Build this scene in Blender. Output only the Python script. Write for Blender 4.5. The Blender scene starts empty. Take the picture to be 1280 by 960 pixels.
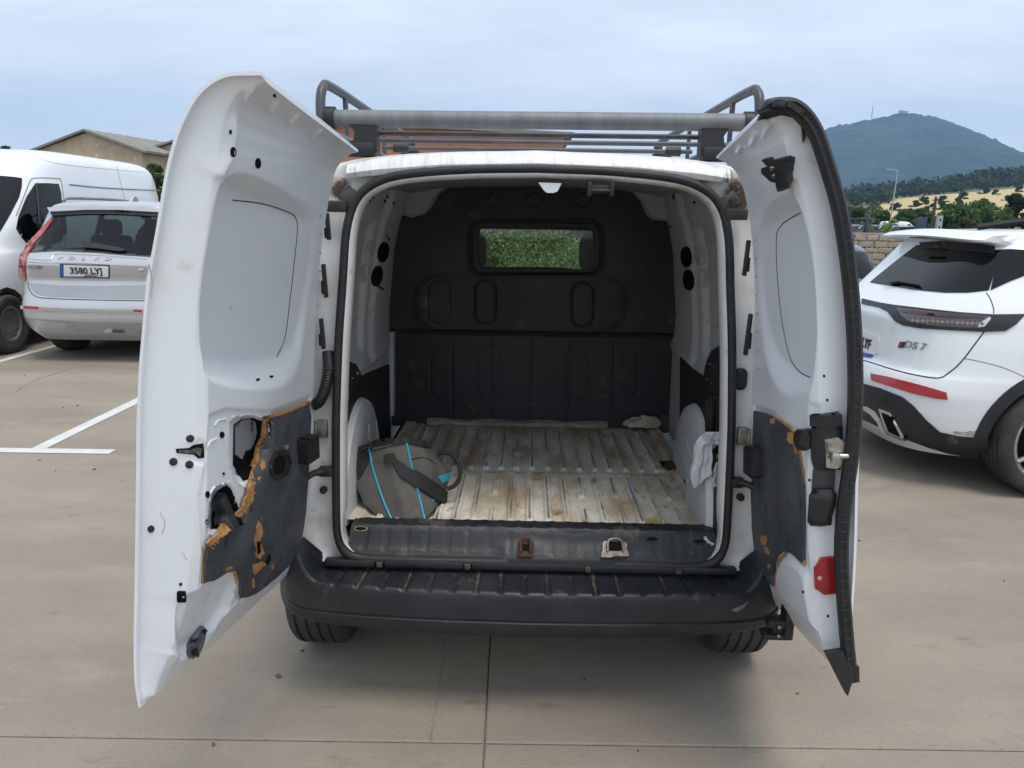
import bpy, bmesh, math, random
import numpy as np
from mathutils import Vector, Matrix, Euler, noise as mnoise
from mathutils.bvhtree import BVHTree
from mathutils.geometry import delaunay_2d_cdt
R = math.radians
rnd = random.Random(7)
SC = bpy.context.scene
COL = SC.collection

# ------------------------------------------------------------------ camera
CAM = Vector((0, 0, 1.65))
PITCH, ROLL, FPX = R(12.22), R(0.83), 960.0
_f = Vector((0, math.cos(PITCH), -math.sin(PITCH)))
_r0 = Vector((1, 0, 0)); _u0 = Vector((0, math.sin(PITCH), math.cos(PITCH)))
_r = _r0 * math.cos(ROLL) + _u0 * math.sin(ROLL)
_u = _u0 * math.cos(ROLL) - _r0 * math.sin(ROLL)
cd = bpy.data.cameras.new('camera'); cam = bpy.data.objects.new('camera', cd); COL.objects.link(cam)
cd.sensor_width = 36; cd.lens = 27.0; cd.clip_start = 0.05; cd.clip_end = 20000
m = Matrix.Identity(4)
for i, a in enumerate((_r, _u, -_f)):
    for k in range(3): m[k][i] = a[k]
m.translation = CAM
cam.matrix_world = m
SC.camera = cam

# ------------------------------------------------------------------ sky, sun, exposure
SUN_EL, SUN_AZ = R(70), R(148)          # azimuth from +Y clockwise: high up behind the camera
w = bpy.data.worlds.new('World'); SC.world = w; w.use_nodes = True
nt = w.node_tree; nt.nodes.clear()
def N(nt, t, **k):
    n = nt.nodes.new(t)
    for a, b in k.items():
        if a in n.inputs: n.inputs[a].default_value = b
        else: setattr(n, a, b)
    return n
out = N(nt, 'ShaderNodeOutputWorld')
sky = N(nt, 'ShaderNodeTexSky', sky_type='NISHITA', sun_disc=False, sun_elevation=SUN_EL, sun_rotation=SUN_AZ)
bg1 = N(nt, 'ShaderNodeBackground', Strength=0.10)
nt.links.new(sky.outputs[0], bg1.inputs[0])
tc = N(nt, 'ShaderNodeTexCoord')
sep = N(nt, 'ShaderNodeSeparateXYZ'); nt.links.new(tc.outputs['Generated'], sep.inputs[0])
zc = N(nt, 'ShaderNodeMath', operation='MAXIMUM'); zc.inputs[1].default_value = 0.0
nt.links.new(sep.outputs[2], zc.inputs[0])
za = N(nt, 'ShaderNodeMath', operation='ADD'); za.inputs[1].default_value = 0.16
nt.links.new(zc.outputs[0], za.inputs[0])
dv = N(nt, 'ShaderNodeVectorMath', operation='DIVIDE')
cmb = N(nt, 'ShaderNodeCombineXYZ')
for k in range(3): nt.links.new(za.outputs[0], cmb.inputs[k])
nt.links.new(tc.outputs['Generated'], dv.inputs[0]); nt.links.new(cmb.outputs[0], dv.inputs[1])
sc_ = N(nt, 'ShaderNodeMapping'); sc_.inputs['Scale'].default_value = (0.8, 1.5, 1); sc_.inputs['Location'].default_value = (3.3, 1.7, 0)
nt.links.new(dv.outputs[0], sc_.inputs[0])
n1 = N(nt, 'ShaderNodeTexNoise', Scale=1.3, Detail=8.0, Roughness=0.6, Distortion=0.5)
nt.links.new(sc_.outputs[0], n1.inputs['Vector'])
cr = N(nt, 'ShaderNodeValToRGB')
cr.color_ramp.elements[0].position = 0.36; cr.color_ramp.elements[0].color = (0.78, 0.78, 0.78, 1)
cr.color_ramp.elements[1].position = 0.62; cr.color_ramp.elements[1].color = (0.93, 0.93, 0.93, 1)
nt.links.new(n1.outputs[0], cr.inputs[0])
# colour of the thin cloud sheet: paler towards the horizon
hz = N(nt, 'ShaderNodeValToRGB')
hz.color_ramp.elements[0].position = 0.0; hz.color_ramp.elements[0].color = (0.66, 0.705, 0.765, 1)
hz.color_ramp.elements[1].position = 0.6; hz.color_ramp.elements[1].color = (0.665, 0.725, 0.795, 1)
nt.links.new(sep.outputs[2], hz.inputs[0])
n2 = N(nt, 'ShaderNodeTexNoise', Scale=2.7, Detail=6.0, Roughness=0.55)
nt.links.new(sc_.outputs[0], n2.inputs['Vector'])
cr2 = N(nt, 'ShaderNodeMapRange'); cr2.inputs[1].default_value = 0.35; cr2.inputs[2].default_value = 0.7
cr2.inputs[3].default_value = 0.96; cr2.inputs[4].default_value = 1.07
nt.links.new(n2.outputs[0], cr2.inputs[0])
mulc = N(nt, 'ShaderNodeVectorMath', operation='SCALE')
nt.links.new(hz.outputs[0], mulc.inputs[0]); nt.links.new(cr2.outputs[0], mulc.inputs['Scale'])
bg2 = N(nt, 'ShaderNodeBackground', Strength=1.38)
nt.links.new(mulc.outputs[0], bg2.inputs[0])
mx = N(nt, 'ShaderNodeMixShader')
nt.links.new(cr.outputs[0], mx.inputs[0]); nt.links.new(bg1.outputs[0], mx.inputs[1]); nt.links.new(bg2.outputs[0], mx.inputs[2])
nt.links.new(mx.outputs[0], out.inputs[0])

sl = bpy.data.lights.new('sun', 'SUN'); so = bpy.data.objects.new('sun', sl); COL.objects.link(so)
sl.energy = 2.0; sl.angle = R(24); sl.color = (1.0, 0.93, 0.83)
sd = Vector((math.sin(SUN_AZ) * math.cos(SUN_EL), math.cos(SUN_AZ) * math.cos(SUN_EL), math.sin(SUN_EL)))
so.rotation_euler = sd.to_track_quat('Z', 'Y').to_euler(); so.location = (0, -5, 30)
SC.view_settings.view_transform = 'Standard'; SC.view_settings.look = 'None'
SC.view_settings.gamma = 1; SC.view_settings.exposure = 0.20
SC.cycles.max_bounces = 10; SC.cycles.diffuse_bounces = 4; SC.cycles.transparent_max_bounces = 16

# ------------------------------------------------------------------ camera rays (for measuring outlines on real surfaces)
def ray(px, py):
    d = _f + _r * ((px - 640) / FPX) - _u * ((py - 480) / FPX)
    return CAM, d.normalized()
def hit_plane(px, py, p0, n):
    o, d = ray(px, py); p0 = Vector(p0); n = Vector(n)
    return o + d * ((p0 - o).dot(n) / d.dot(n))
def at_y(px, py, y): return hit_plane(px, py, (0, y, 0), (0, 1, 0))
def at_z(px, py, z): return hit_plane(px, py, (0, 0, z), (0, 0, 1))
def at_x(px, py, x): return hit_plane(px, py, (x, 0, 0), (1, 0, 0))
def project(p):
    v = Vector(p) - CAM; z = v.dot(_f)
    return 640 + FPX * v.dot(_r) / z, 480 - FPX * v.dot(_u) / z

# ------------------------------------------------------------------ small maths
def sstep(a, b, x):
    t = np.clip((np.asarray(x, float) - a) / (b - a), 0, 1)
    return t * t * (3 - 2 * t)
def catmull(pts, n, closed=False):
    P = np.asarray(pts, float); k = len(P)
    if closed: Q = np.vstack([P[-1], P, P[0], P[1]]); segs = k
    else: Q = np.vstack([2 * P[0] - P[1], P, 2 * P[-1] - P[-2]]); segs = k - 1
    t = np.linspace(0, segs, n, endpoint=not closed)
    i = np.minimum(t.astype(int), segs - 1); f = (t - i)[:, None]
    a, b, c, d = Q[i], Q[i + 1], Q[i + 2], Q[i + 3]
    return 0.5 * ((2 * b) + (c - a) * f + (2 * a - 5 * b + 4 * c - d) * f ** 2 + (3 * b - a - 3 * c + d) * f ** 3)
def resample(P, n, closed=False):
    P = np.asarray(P, float)
    if closed: P = np.vstack([P, P[:1]])
    s = np.r_[0, np.cumsum(np.linalg.norm(np.diff(P, axis=0), axis=1))]
    t = np.linspace(0, s[-1], n, endpoint=not closed)
    return np.stack([np.interp(t, s, P[:, k]) for k in range(P.shape[1])], 1)
def seg_dist(X, Y, poly, closed=True):
    P = np.asarray(poly, float); Q = np.roll(P, -1, 0)
    if not closed: P, Q = P[:-1], Q[:-1]
    d = np.full(X.shape, 1e9)
    for (ax, ay), (bx, by) in zip(P, Q):
        dx, dy = bx - ax, by - ay; L = dx * dx + dy * dy + 1e-12
        t = np.clip(((X - ax) * dx + (Y - ay) * dy) / L, 0, 1)
        d = np.minimum(d, np.hypot(X - ax - t * dx, Y - ay - t * dy))
    return d
def inside(X, Y, poly):
    P = np.asarray(poly, float); Q = np.roll(P, -1, 0); c = np.zeros(X.shape, bool)
    for (ax, ay), (bx, by) in zip(P, Q):
        if ay == by: continue
        c ^= ((ay > Y) != (by > Y)) & (X < (bx - ax) * (Y - ay) / (by - ay) + ax)
    return c
def sdf(X, Y, poly):      # positive inside
    d = seg_dist(X, Y, poly); return np.where(inside(X, Y, poly), d, -d)
def ell(cx, cy, rx, ry, n=14, a=0):
    c, s = math.cos(R(a)), math.sin(R(a))
    return [(cx + rx * math.cos(t) * c - ry * math.sin(t) * s, cy + rx * math.cos(t) * s + ry * math.sin(t) * c)
            for t in np.linspace(0, 2 * math.pi, n, endpoint=False)]
def rrect(x0, y0, x1, y1, r, n=4):
    o = []
    for cx, cy, a in ((x1 - r, y1 - r, 0), (x0 + r, y1 - r, 90), (x0 + r, y0 + r, 180), (x1 - r, y0 + r, 270)):
        for k in range(n + 1):
            t = R(a + 90 * k / n); o.append((cx + r * math.cos(t), cy + r * math.sin(t)))
    return o

# ------------------------------------------------------------------ mesh builder
class MB:
    def __init__(s): s.v = []; s.f = []; s.m = []
    def add(s, v, f, mi=0):
        b = len(s.v); s.v += [tuple(map(float, p)) for p in v]
        s.f += [tuple(int(i) + b for i in q) for q in f]; s.m += [mi] * len(f); return s
    def grid(s, P, mi=0, wrap=False, flip=False):
        P = np.asarray(P, float); r, c = P.shape[:2]
        f = []
        for i in range(r - 1):
            for j in range(c if wrap else c - 1):
                k = (j + 1) % c
                q = (i * c + j, i * c + k, (i + 1) * c + k, (i + 1) * c + j)
                f.append(q[::-1] if flip else q)
        return s.add(P.reshape(-1, 3), f, mi)
    def box(s, c, size, bev=0.0, rot=None, mi=0):
        sx, sy, sz = [q / 2 for q in size]; bev = min(bev, 0.95 * min(sx, sy, sz))
        if bev <= 0:
            v = [Vector((x * sx, y * sy, z * sz)) for z in (-1, 1) for y in (-1, 1) for x in (-1, 1)]
            f = [(0, 2, 3, 1), (4, 5, 7, 6), (0, 1, 5, 4), (2, 6, 7, 3), (0, 4, 6, 2), (1, 3, 7, 5)]
        else:
            bm = bmesh.new(); bmesh.ops.create_cube(bm, size=2)
            for q in bm.verts: q.co = Vector((q.co.x * sx, q.co.y * sy, q.co.z * sz))
            bmesh.ops.bevel(bm, geom=bm.edges[:], offset=bev, segments=2, affect='EDGES', profile=0.5)
            bm.verts.index_update()
            v = [q.co.copy() for q in bm.verts]; f = [[q.index for q in p.verts] for p in bm.faces]; bm.free()
        if rot is not None:
            M = rot if isinstance(rot, Matrix) else Euler(rot).to_matrix()
            v = [M @ q for q in v]
        c = Vector(c); return s.add([q + c for q in v], f, mi)
    def tube(s, path, r, n=10, closed=False, caps=True, mi=0, prof=None, up=None):
        P = np.asarray([tuple(p) for p in path], float); k = len(P)
        rr = np.broadcast_to(np.asarray(r, float), (k,)) if np.ndim(r) <= 1 else r
        T = np.gradient(P, axis=0) if not closed else (np.roll(P, -1, 0) - np.roll(P, 1, 0))
        T /= np.linalg.norm(T, axis=1)[:, None] + 1e-12
        u = np.array(up if up is not None else ((0, 0, 1) if abs(T[0][2]) < 0.9 else (1, 0, 0)), float)
        pr = prof if prof is not None else [(math.cos(a), math.sin(a)) for a in np.linspace(0, 2 * math.pi, n, endpoint=False)]
        G = []
        for i in range(k):
            u0 = np.array(up, float) if up is not None else u
            u0 = u0 - T[i] * u0.dot(T[i]); u0 /= np.linalg.norm(u0) + 1e-12; u = u0
            b = np.cross(T[i], u0)
            G.append([P[i] + rr[i] * (a * b + c * u0) for a, c in pr])
        G = np.array(G); n = len(pr)
        if closed: G = np.concatenate([G, G[:1]])
        s.grid(G, mi, wrap=True)
        if caps and not closed:
            s.add(G[0], [tuple(range(n))], mi); s.add(G[-1], [tuple(range(n - 1, -1, -1))], mi)
        return s
    def lathe(s, prof, axis_o, axis, n=32, mi=0, arc=None):
        a = Vector(axis).normalized(); x = a.orthogonal().normalized(); y = a.cross(x); o = Vector(axis_o)
        G = []
        for r, h in prof:
            G.append([tuple(o + a * h + (x * math.cos(t) + y * math.sin(t)) * r) for t in np.linspace(0, 2 * math.pi, n, endpoint=False)])
        return s.grid(np.array(G), mi, wrap=True)
    def prism(s, poly, fr, h, mi=0, bev=0.0):
        """poly in 2D; fr(a,b,d) -> 3D; extruded from d=0 to d=h with an optional chamfer at the top"""
        n = len(poly); A = np.asarray(poly, float); c = A.mean(0)
        L = [(A, 0.0)]
        if bev: L += [(A, h - bev), (c + (A - c) * (1 - bev * 2 / (np.abs(A - c).max() + 1e-9)), h)]
        else: L += [(A, h)]
        G = np.array([[tuple(fr(a, b, d)) for a, b in Q] for Q, d in L])
        s.grid(G, mi, wrap=True)
        s.add(G[0], [tuple(range(n - 1, -1, -1))], mi); s.add(G[-1], [tuple(range(n))], mi); return s
    def build(s, name, mats, parent=None, smooth=True, angle=38, attr=None):
        me = bpy.data.meshes.new(name); me.from_pydata(s.v, [], s.f)
        for q in (mats if isinstance(mats, (list, tuple)) else [mats]): me.materials.append(q)
        if any(s.m): me.polygons.foreach_set('material_index', s.m)
        return finish(me, name, parent, smooth, angle, attr)
def finish(me, name, parent, smooth=True, angle=38, attr=None):
    if smooth:
        me.polygons.foreach_set('use_smooth', np.ones(len(me.polygons), bool))
        me.update(); me.set_sharp_from_angle(angle=R(angle))
    if attr is not None:
        a = me.attributes.new('wear', 'FLOAT', 'POINT'); a.data.foreach_set('value', np.asarray(attr, np.float32).ravel())
    me.update()
    o = bpy.data.objects.new(name, me); COL.objects.link(o)
    if parent is not None: o.parent = parent
    return o
def grid_mesh(P, name, mats, parent=None, mi=None, drop=None, attr=None, flip=False, angle=60):
    """fast structured grid: P (r,c,3) array; drop: bool (r-1,c-1) faces left out"""
    r, c = P.shape[:2]
    idx = np.arange(r * c).reshape(r, c)
    F = np.stack([idx[:-1, :-1], idx[:-1, 1:], idx[1:, 1:], idx[1:, :-1]], -1)
    if flip: F = F[..., ::-1]
    keep = np.ones((r - 1, c - 1), bool) if drop is None else ~drop
    F = F[keep]
    me = bpy.data.meshes.new(name)
    me.vertices.add(r * c); me.vertices.foreach_set('co', P.reshape(-1).astype(np.float32))
    me.loops.add(F.size); me.loops.foreach_set('vertex_index', F.ravel().astype(np.int32))
    me.polygons.add(len(F)); me.polygons.foreach_set('loop_start', np.arange(0, F.size, 4, dtype=np.int32))
    me.polygons.foreach_set('loop_total', np.full(len(F), 4, np.int32))
    for q in (mats if isinstance(mats, (list, tuple)) else [mats]): me.materials.append(q)
    if mi is not None: me.polygons.foreach_set('material_index', mi[keep].astype(np.int32))
    me.update(calc_edges=True); me.validate()
    return finish(me, name, parent, True, angle, attr)
def grid_bvh(P, M=None):
    r, c = P.shape[:2]; V = P.reshape(-1, 3)
    if M is not None:
        A = np.array(M); V = V @ A[:3, :3].T + A[:3, 3]
    idx = np.arange(r * c).reshape(r, c)
    F = np.stack([idx[:-1, :-1], idx[:-1, 1:], idx[1:, 1:], idx[1:, :-1]], -1).reshape(-1, 4)
    return BVHTree.FromPolygons(V.tolist(), F.tolist())
def obj_bvh(o, M):
    return BVHTree.FromPolygons([M @ v.co for v in o.data.vertices], [list(p.vertices) for p in o.data.polygons])

# ------------------------------------------------------------------ things
MW = {}                                   # world matrices of the roots
def thing(name, label, cat, loc=(0, 0, 0), rz=0, group=None):
    o = bpy.data.objects.new(name, None); COL.objects.link(o)
    o.empty_display_size = 0.3
    o.location = loc; o.rotation_euler = (0, 0, rz); o['label'] = label; o['category'] = cat
    if group: o['group'] = group
    MW[o] = Matrix.Translation(loc) @ Matrix.Rotation(rz, 4, 'Z')
    return o
def tag(o, label, cat, group=None):
    o['label'] = label; o['category'] = cat
    if group: o['group'] = group
    return o
def struct(o): o['kind'] = 'structure'; return o
def kids(o): return [c for c in ALLKIDS.get(o, [])]
def copy_tree(o, parent=None, top=True):
    c = o.copy(); COL.objects.link(c)
    if parent is not None: c.parent = parent
    for ch in list(o.children): copy_tree(ch, c, False)
    return c
def clean_part(o):
    return o

# ------------------------------------------------------------------ patches laid on a surface
def cam_ray(a, b): return ray(a, b)
def side_ray(M, sx):                      # (y, z) in thing space, looking at the thing's side
    def f(a, b): return M @ Vector((sx * 4, a, b)), (M.to_3x3() @ Vector((-sx, 0, 0)))
    return f
def rear_ray(M, s=-1, far=6):
    def f(a, b): return M @ Vector((a, s * far + (0 if s < 0 else 5), b)), (M.to_3x3() @ Vector((0, -s, 0)))
    return f
def top_ray(M):
    def f(a, b): return M @ Vector((a, b, 5)), Vector((0, 0, -1))
    return f
def surf_pts(bvh, pts, rf=cam_ray, off=0.0):
    res = []; miss = []
    for i, (a, b) in enumerate(pts):
        o, d = rf(a, b); h = bvh.ray_cast(o, d)
        if h[0] is None: res.append(None); miss.append(i)
        else:
            n = h[1] if h[1].dot(d) < 0 else -h[1]
            res.append((h[0] + n * off, n, (h[0] - o).length))
    ds = [q[2] for q in res if q]
    mean = sum(ds) / max(1, len(ds)) if ds else 3.0
    for i in miss:
        o, d = rf(*pts[i]); good = [j for j in range(len(pts)) if res[j] and j not in miss]
        if good:
            j = min(good, key=lambda q: (pts[q][0] - pts[i][0]) ** 2 + (pts[q][1] - pts[i][1]) ** 2)
            nn = res[j][1]; p0 = res[j][0]
            dd = d.dot(nn)
            t = (p0 - o).dot(nn) / dd if abs(dd) > 0.15 else res[j][2]
            t = min(max(t, res[j][2] * 0.9), res[j][2] * 1.1)
            res[i] = (o + d * t, nn, t)
        else: res[i] = (o + d * mean, -d, mean)
    return res
def patch(name, mat, bvh, poly, parent, M, rf=cam_ray, off=0.002, thick=0.006, step=5.0, holes=(), jit=0.0, dome=0.0, smooth=0, angle=50, both=False):
    """a sheet with real thickness whose outline lies on a surface; dome lifts its middle"""
    P = np.asarray(poly, float)
    if smooth: P = catmull(P, smooth, True)
    per = np.linalg.norm(P - np.roll(P, -1, 0), axis=1)
    B = []
    for i in range(len(P)):
        q = P[(i + 1) % len(P)]; k = max(1, int(math.ceil(per[i] / step)))
        for j in range(k): B.append(P[i] + (q - P[i]) * j / k)
    B = np.array(B); nb = len(B)
    x0, y0 = B.min(0); x1, y1 = B.max(0)
    gx, gy = np.meshgrid(np.arange(x0 + step * .37, x1, step), np.arange(y0 + step * .41, y1, step))
    gd = sdf(gx, gy, B); ok = gd > step * 0.45
    loops = [B]
    for h in holes:
        h = np.asarray(h, float); ok &= sdf(gx, gy, h) < -step * 0.45; loops.append(h)
    I = np.stack([gx[ok], gy[ok]], 1)
    pts = np.vstack(loops + [I]); edges = []; s = 0
    for L in loops:
        n = len(L); edges += [(s + i, s + (i + 1) % n) for i in range(n)]; s += n
    vs, es, fs, *_ = delaunay_2d_cdt([Vector(p) for p in pts], edges, [], 0, 1e-5)
    V2 = np.array([tuple(v) for v in vs]); tris = []
    cs = np.array([V2[list(f)].mean(0) for f in fs]); keep = inside(cs[:, 0], cs[:, 1], B)
    for h in holes: keep &= ~inside(cs[:, 0], cs[:, 1], h)
    tris = [tuple(f) for f, k in zip(fs, keep) if k]
    res = surf_pts(bvh, [tuple(v) for v in V2], rf, 0.0)
    dist = np.zeros(len(V2))
    if dome:
        dd = np.maximum(sdf(V2[:, 0], V2[:, 1], B), 0); mxd = dd.max() + 1e-9
        dist = dome * np.sqrt(np.clip(1 - (1 - dd / mxd) ** 2, 0, 1))
    Mi = M.inverted()
    top = [Mi @ (q[0] + q[1] * (off + dist[i] + (rnd.uniform(-jit, jit) if jit else 0))) for i, q in enumerate(res)]
    bot = [Mi @ (q[0] + q[1] * (off - thick)) for q in res]
    # orient
    n0 = len(top); f = []
    r0, d0 = rf(*V2[tris[0][0]]); 
    for t in tris:
        a, b, c = (M @ top[i] for i in t); nn = (b - a).cross(c - a)
        if nn.dot(res[t[0]][1]) < 0: t = t[::-1]
        f.append(t)
    cnt = {}
    for t in f:
        for i in range(3):
            a, b = t[i], t[(i + 1) % 3]; cnt[(a, b)] = 1
    sk = []
    for (a, b) in cnt:
        if (b, a) not in cnt: sk.append((b, a, a + n0, b + n0))
    mb = MB(); mb.add(top + bot, f + sk + ([tuple(i + n0 for i in t[::-1]) for t in f] if both else []))
    return mb.build(name, mat, parent, True, angle)
def line_on(name, mat, bvh, pts, r, parent, M, rf=cam_ray, off=0.0, n=6, closed=False, smooth=0, prof=None):
    if smooth: pts = catmull(pts, smooth, closed)
    res = surf_pts(bvh, [tuple(p) for p in pts], rf, off); Mi = M.inverted()
    mb = MB(); mb.tube([Mi @ q[0] for q in res], r, n, closed, prof=prof)
    return mb.build(name, mat, parent)

def text_mesh(txt, size, ext=0.002, space=1.0, bold=0.0):
    cu = bpy.data.curves.new('txt', 'FONT'); cu.body = txt; cu.size = size; cu.extrude = ext
    cu.align_x = 'CENTER'; cu.align_y = 'CENTER'; cu.space_character = space; cu.offset = bold; cu.resolution_u = 3
    o = bpy.data.objects.new('txt', cu); COL.objects.link(o)
    dg = bpy.context.evaluated_depsgraph_get(); dg.update()
    me = bpy.data.meshes.new_from_object(o.evaluated_get(dg))
    bpy.data.objects.remove(o); bpy.data.curves.remove(cu); return me
def put_text(name, txt, size, mat, parent, o, right, up, ext=0.002, sx=1.0, space=1.0, bold=0.0, shear=0.0):
    me = text_mesh(txt, size, ext, space, bold); me.materials.clear(); me.materials.append(mat)
    r = Vector(right).normalized(); n = r.cross(Vector(up)).normalized(); u = n.cross(r)
    for v in me.vertices:
        c = v.co.copy(); v.co = Vector(o) + r * ((c.x + shear * c.y) * sx) + u * c.y + n * c.z
    me.update(); ob = bpy.data.objects.new(name, me); COL.objects.link(ob); ob.parent = parent; return ob

# ------------------------------------------------------------------ materials
def mat(name, c1, c2=None, rough=0.5, rough2=None, metal=0.0, scale=6.0, detail=6.0, lo=0.35, hi=0.65, bump=0.0, bscale=60.0,
        coat=0.0, spec=0.5, stretch=(1, 1, 1), spots=None, rust=None, wear=None, trans=0.0, emis=None, world=False, bands=()):
    """two colours mixed by noise; spots = (colour, scale, threshold, softness); rust = [(x,y,z,r)...]; wear = (colour, noise_scale)"""
    M_ = bpy.data.materials.new(name); M_.use_nodes = True; t = M_.node_tree; t.nodes.clear()
    o = N(t, 'ShaderNodeOutputMaterial'); b = N(t, 'ShaderNodeBsdfPrincipled')
    t.links.new(b.outputs[0], o.inputs[0])
    b.inputs['Roughness'].default_value = rough; b.inputs['Metallic'].default_value = metal
    b.inputs['Coat Weight'].default_value = coat; b.inputs['Specular IOR Level'].default_value = spec; b.inputs['Coat Roughness'].default_value = 0.08
    if trans: b.inputs['Transmission Weight'].default_value = trans
    tcn = N(t, 'ShaderNodeTexCoord'); mp = N(t, 'ShaderNodeMapping'); mp.inputs['Scale'].default_value = stretch
    t.links.new(N(t, 'ShaderNodeNewGeometry').outputs['Position'] if world else tcn.outputs['Object'], mp.inputs[0])
    def noise(sc, det=detail, ro=0.6, vec=None):
        q = N(t, 'ShaderNodeTexNoise', Scale=sc, Detail=det, Roughness=ro); t.links.new((vec or mp).outputs[0], q.inputs['Vector']); return q
    def ramp(src, a, z, v0=0.0, v1=1.0):
        q = N(t, 'ShaderNodeMapRange'); q.inputs[1].default_value = a; q.inputs[2].default_value = z
        q.inputs[3].default_value = v0; q.inputs[4].default_value = v1; t.links.new(src, q.inputs[0]); return q
    def mixc(f, A, B):
        q = N(t, 'ShaderNodeMix', data_type='RGBA'); t.links.new(f, q.inputs['Factor'])
        for s_, idx in ((A, 6), (B, 7)):
            if isinstance(s_, tuple): q.inputs[idx].default_value = (*s_[:3], 1)
            else: t.links.new(s_, q.inputs[idx])
        return q.outputs[2]
    c2 = c2 or tuple(q * 0.86 for q in c1)
    n = noise(scale); f = ramp(n.outputs[0], lo, hi)
    col = mixc(f.outputs[0], c1, c2)
    if spots:
        for (sc, th, so, cc) in [(q[1], q[2], q[3], q[0]) for q in spots]:
            n2_ = noise(sc, 4.0, 0.65); f2 = ramp(n2_.outputs[0], th, th + so); col = mixc(f2.outputs[0], col, cc)
    for (ax, pos, hw, bc, amt) in bands:
        sp_ = N(t, 'ShaderNodeSeparateXYZ'); t.links.new(tcn.outputs['Object'], sp_.inputs[0])
        sb = N(t, 'ShaderNodeMath', operation='SUBTRACT'); t.links.new(sp_.outputs[ax], sb.inputs[0]); sb.inputs[1].default_value = pos
        ab = N(t, 'ShaderNodeMath', operation='ABSOLUTE'); t.links.new(sb.outputs[0], ab.inputs[0])
        q = ramp(ab.outputs[0], hw, 0.0, 0.0, amt); nb_ = noise(16.0, 6.0, 0.7)
        ad = N(t, 'ShaderNodeMath', operation='ADD'); t.links.new(q.outputs[0], ad.inputs[0]); t.links.new(nb_.outputs[0], ad.inputs[1])
        fb_ = ramp(ad.outputs[0], 0.82, 1.08); col = mixc(fb_.outputs[0], col, bc)
    if wear:
        at = N(t, 'ShaderNodeAttribute', attribute_name='wear')
        nn = noise(wear[1], 6.0, 0.7)
        ad = N(t, 'ShaderNodeMath', operation='ADD'); t.links.new(at.outputs['Fac'], ad.inputs[0]); t.links.new(nn.outputs[0], ad.inputs[1])
        f3 = ramp(ad.outputs[0], 0.95, 1.15); col = mixc(f3.outputs[0], col, wear[0])
    if rust:
        tot = None
        for (x, y, z, rr) in rust:
            vs = N(t, 'ShaderNodeVectorMath', operation='DISTANCE'); t.links.new(tcn.outputs['Object'], vs.inputs[0]); vs.inputs[1].default_value = (x, y, z)
            q = ramp(vs.outputs['Value'], rr, 0.0)
            if tot is None: tot = q.outputs[0]
            else:
                mm = N(t, 'ShaderNodeMath', operation='MAXIMUM'); t.links.new(tot, mm.inputs[0]); t.links.new(q.outputs[0], mm.inputs[1]); tot = mm.outputs[0]
        nn = noise(22.0, 6.0, 0.7); ad = N(t, 'ShaderNodeMath', operation='ADD'); t.links.new(tot, ad.inputs[0]); t.links.new(nn.outputs[0], ad.inputs[1])
        f4 = ramp(ad.outputs[0], 0.84, 1.12); n5 = noise(60.0); c5 = mixc(n5.outputs[0], (0.13, 0.075, 0.04), (0.05, 0.035, 0.025))
        col = mixc(f4.outputs[0], col, c5)
    t.links.new(col, b.inputs['Base Color'])
    if rough2 is not None:
        q = ramp(n.outputs[0], lo, hi, rough, rough2); t.links.new(q.outputs[0], b.inputs['Roughness'])
    if bump:
        nb = noise(bscale, 5.0, 0.6); bp = N(t, 'ShaderNodeBump', Strength=1.0, Distance=bump)
        t.links.new(nb.outputs[0], bp.inputs['Height']); t.links.new(bp.outputs[0], b.inputs['Normal'])
    if emis: b.inputs['Emission Color'].default_value = (*emis[:3], 1); b.inputs['Emission Strength'].default_value = emis[3]
    return M_
def glass_mat(name, tint=(0.5, 0.55, 0.55), alpha=0.5, rough=0.02):
    M_ = bpy.data.materials.new(name); M_.use_nodes = True; t = M_.node_tree; t.nodes.clear()
    o = N(t, 'ShaderNodeOutputMaterial'); g = N(t, 'ShaderNodeBsdfGlossy', Roughness=rough); tr = N(t, 'ShaderNodeBsdfTransparent')
    tr.inputs[0].default_value = (*tint, 1)
    fr = N(t, 'ShaderNodeFresnel', IOR=1.5); ms = N(t, 'ShaderNodeMixShader')
    ge = N(t, 'ShaderNodeNewGeometry'); io = N(t, 'ShaderNodeMath', operation='MULTIPLY_ADD'); io.inputs[1].default_value = 1 / 1.5 - 1.5; io.inputs[2].default_value = 1.5
    t.links.new(ge.outputs['Backfacing'], io.inputs[0]); t.links.new(io.outputs[0], fr.inputs[0])      # the same reflection from inside the pane
    ad = N(t, 'ShaderNodeMath', operation='MULTIPLY_ADD'); ad.inputs[1].default_value = 1.0; ad.inputs[2].default_value = 0.0
    t.links.new(fr.outputs[0], ad.inputs[0]); t.links.new(ad.outputs[0], ms.inputs[0])
    t.links.new(tr.outputs[0], ms.inputs[1]); t.links.new(g.outputs[0], ms.inputs[2]); t.links.new(ms.outputs[0], o.inputs[0])
    return M_
RUSTP = [(-0.625, 0.08, 1.73, 0.060), (0.63, 0.08, 1.725, 0.10), (-0.58, 0.08, 1.785, 0.03), (0.59, 0.08, 1.78, 0.04)]
white = mat('van_white_paint', (0.765, 0.795, 0.825), (0.735, 0.765, 0.79), rough=0.34, rough2=0.5, scale=3.0, coat=0.25, spots=[((0.62, 0.59, 0.54), 14.0, 0.70, 0.10)])
door_white = mat('door_white_paint', (0.765, 0.795, 0.825), (0.735, 0.765, 0.79), rough=0.36, rough2=0.48, scale=2.0, coat=0.2,
                 spots=[((0.66, 0.64, 0.60), 5.0, 0.62, 0.22), ((0.52, 0.50, 0.46), 9.0, 0.66, 0.14), ((0.36, 0.33, 0.30), 45.0, 0.76, 0.03)], bump=.0004, bscale=14)
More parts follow.
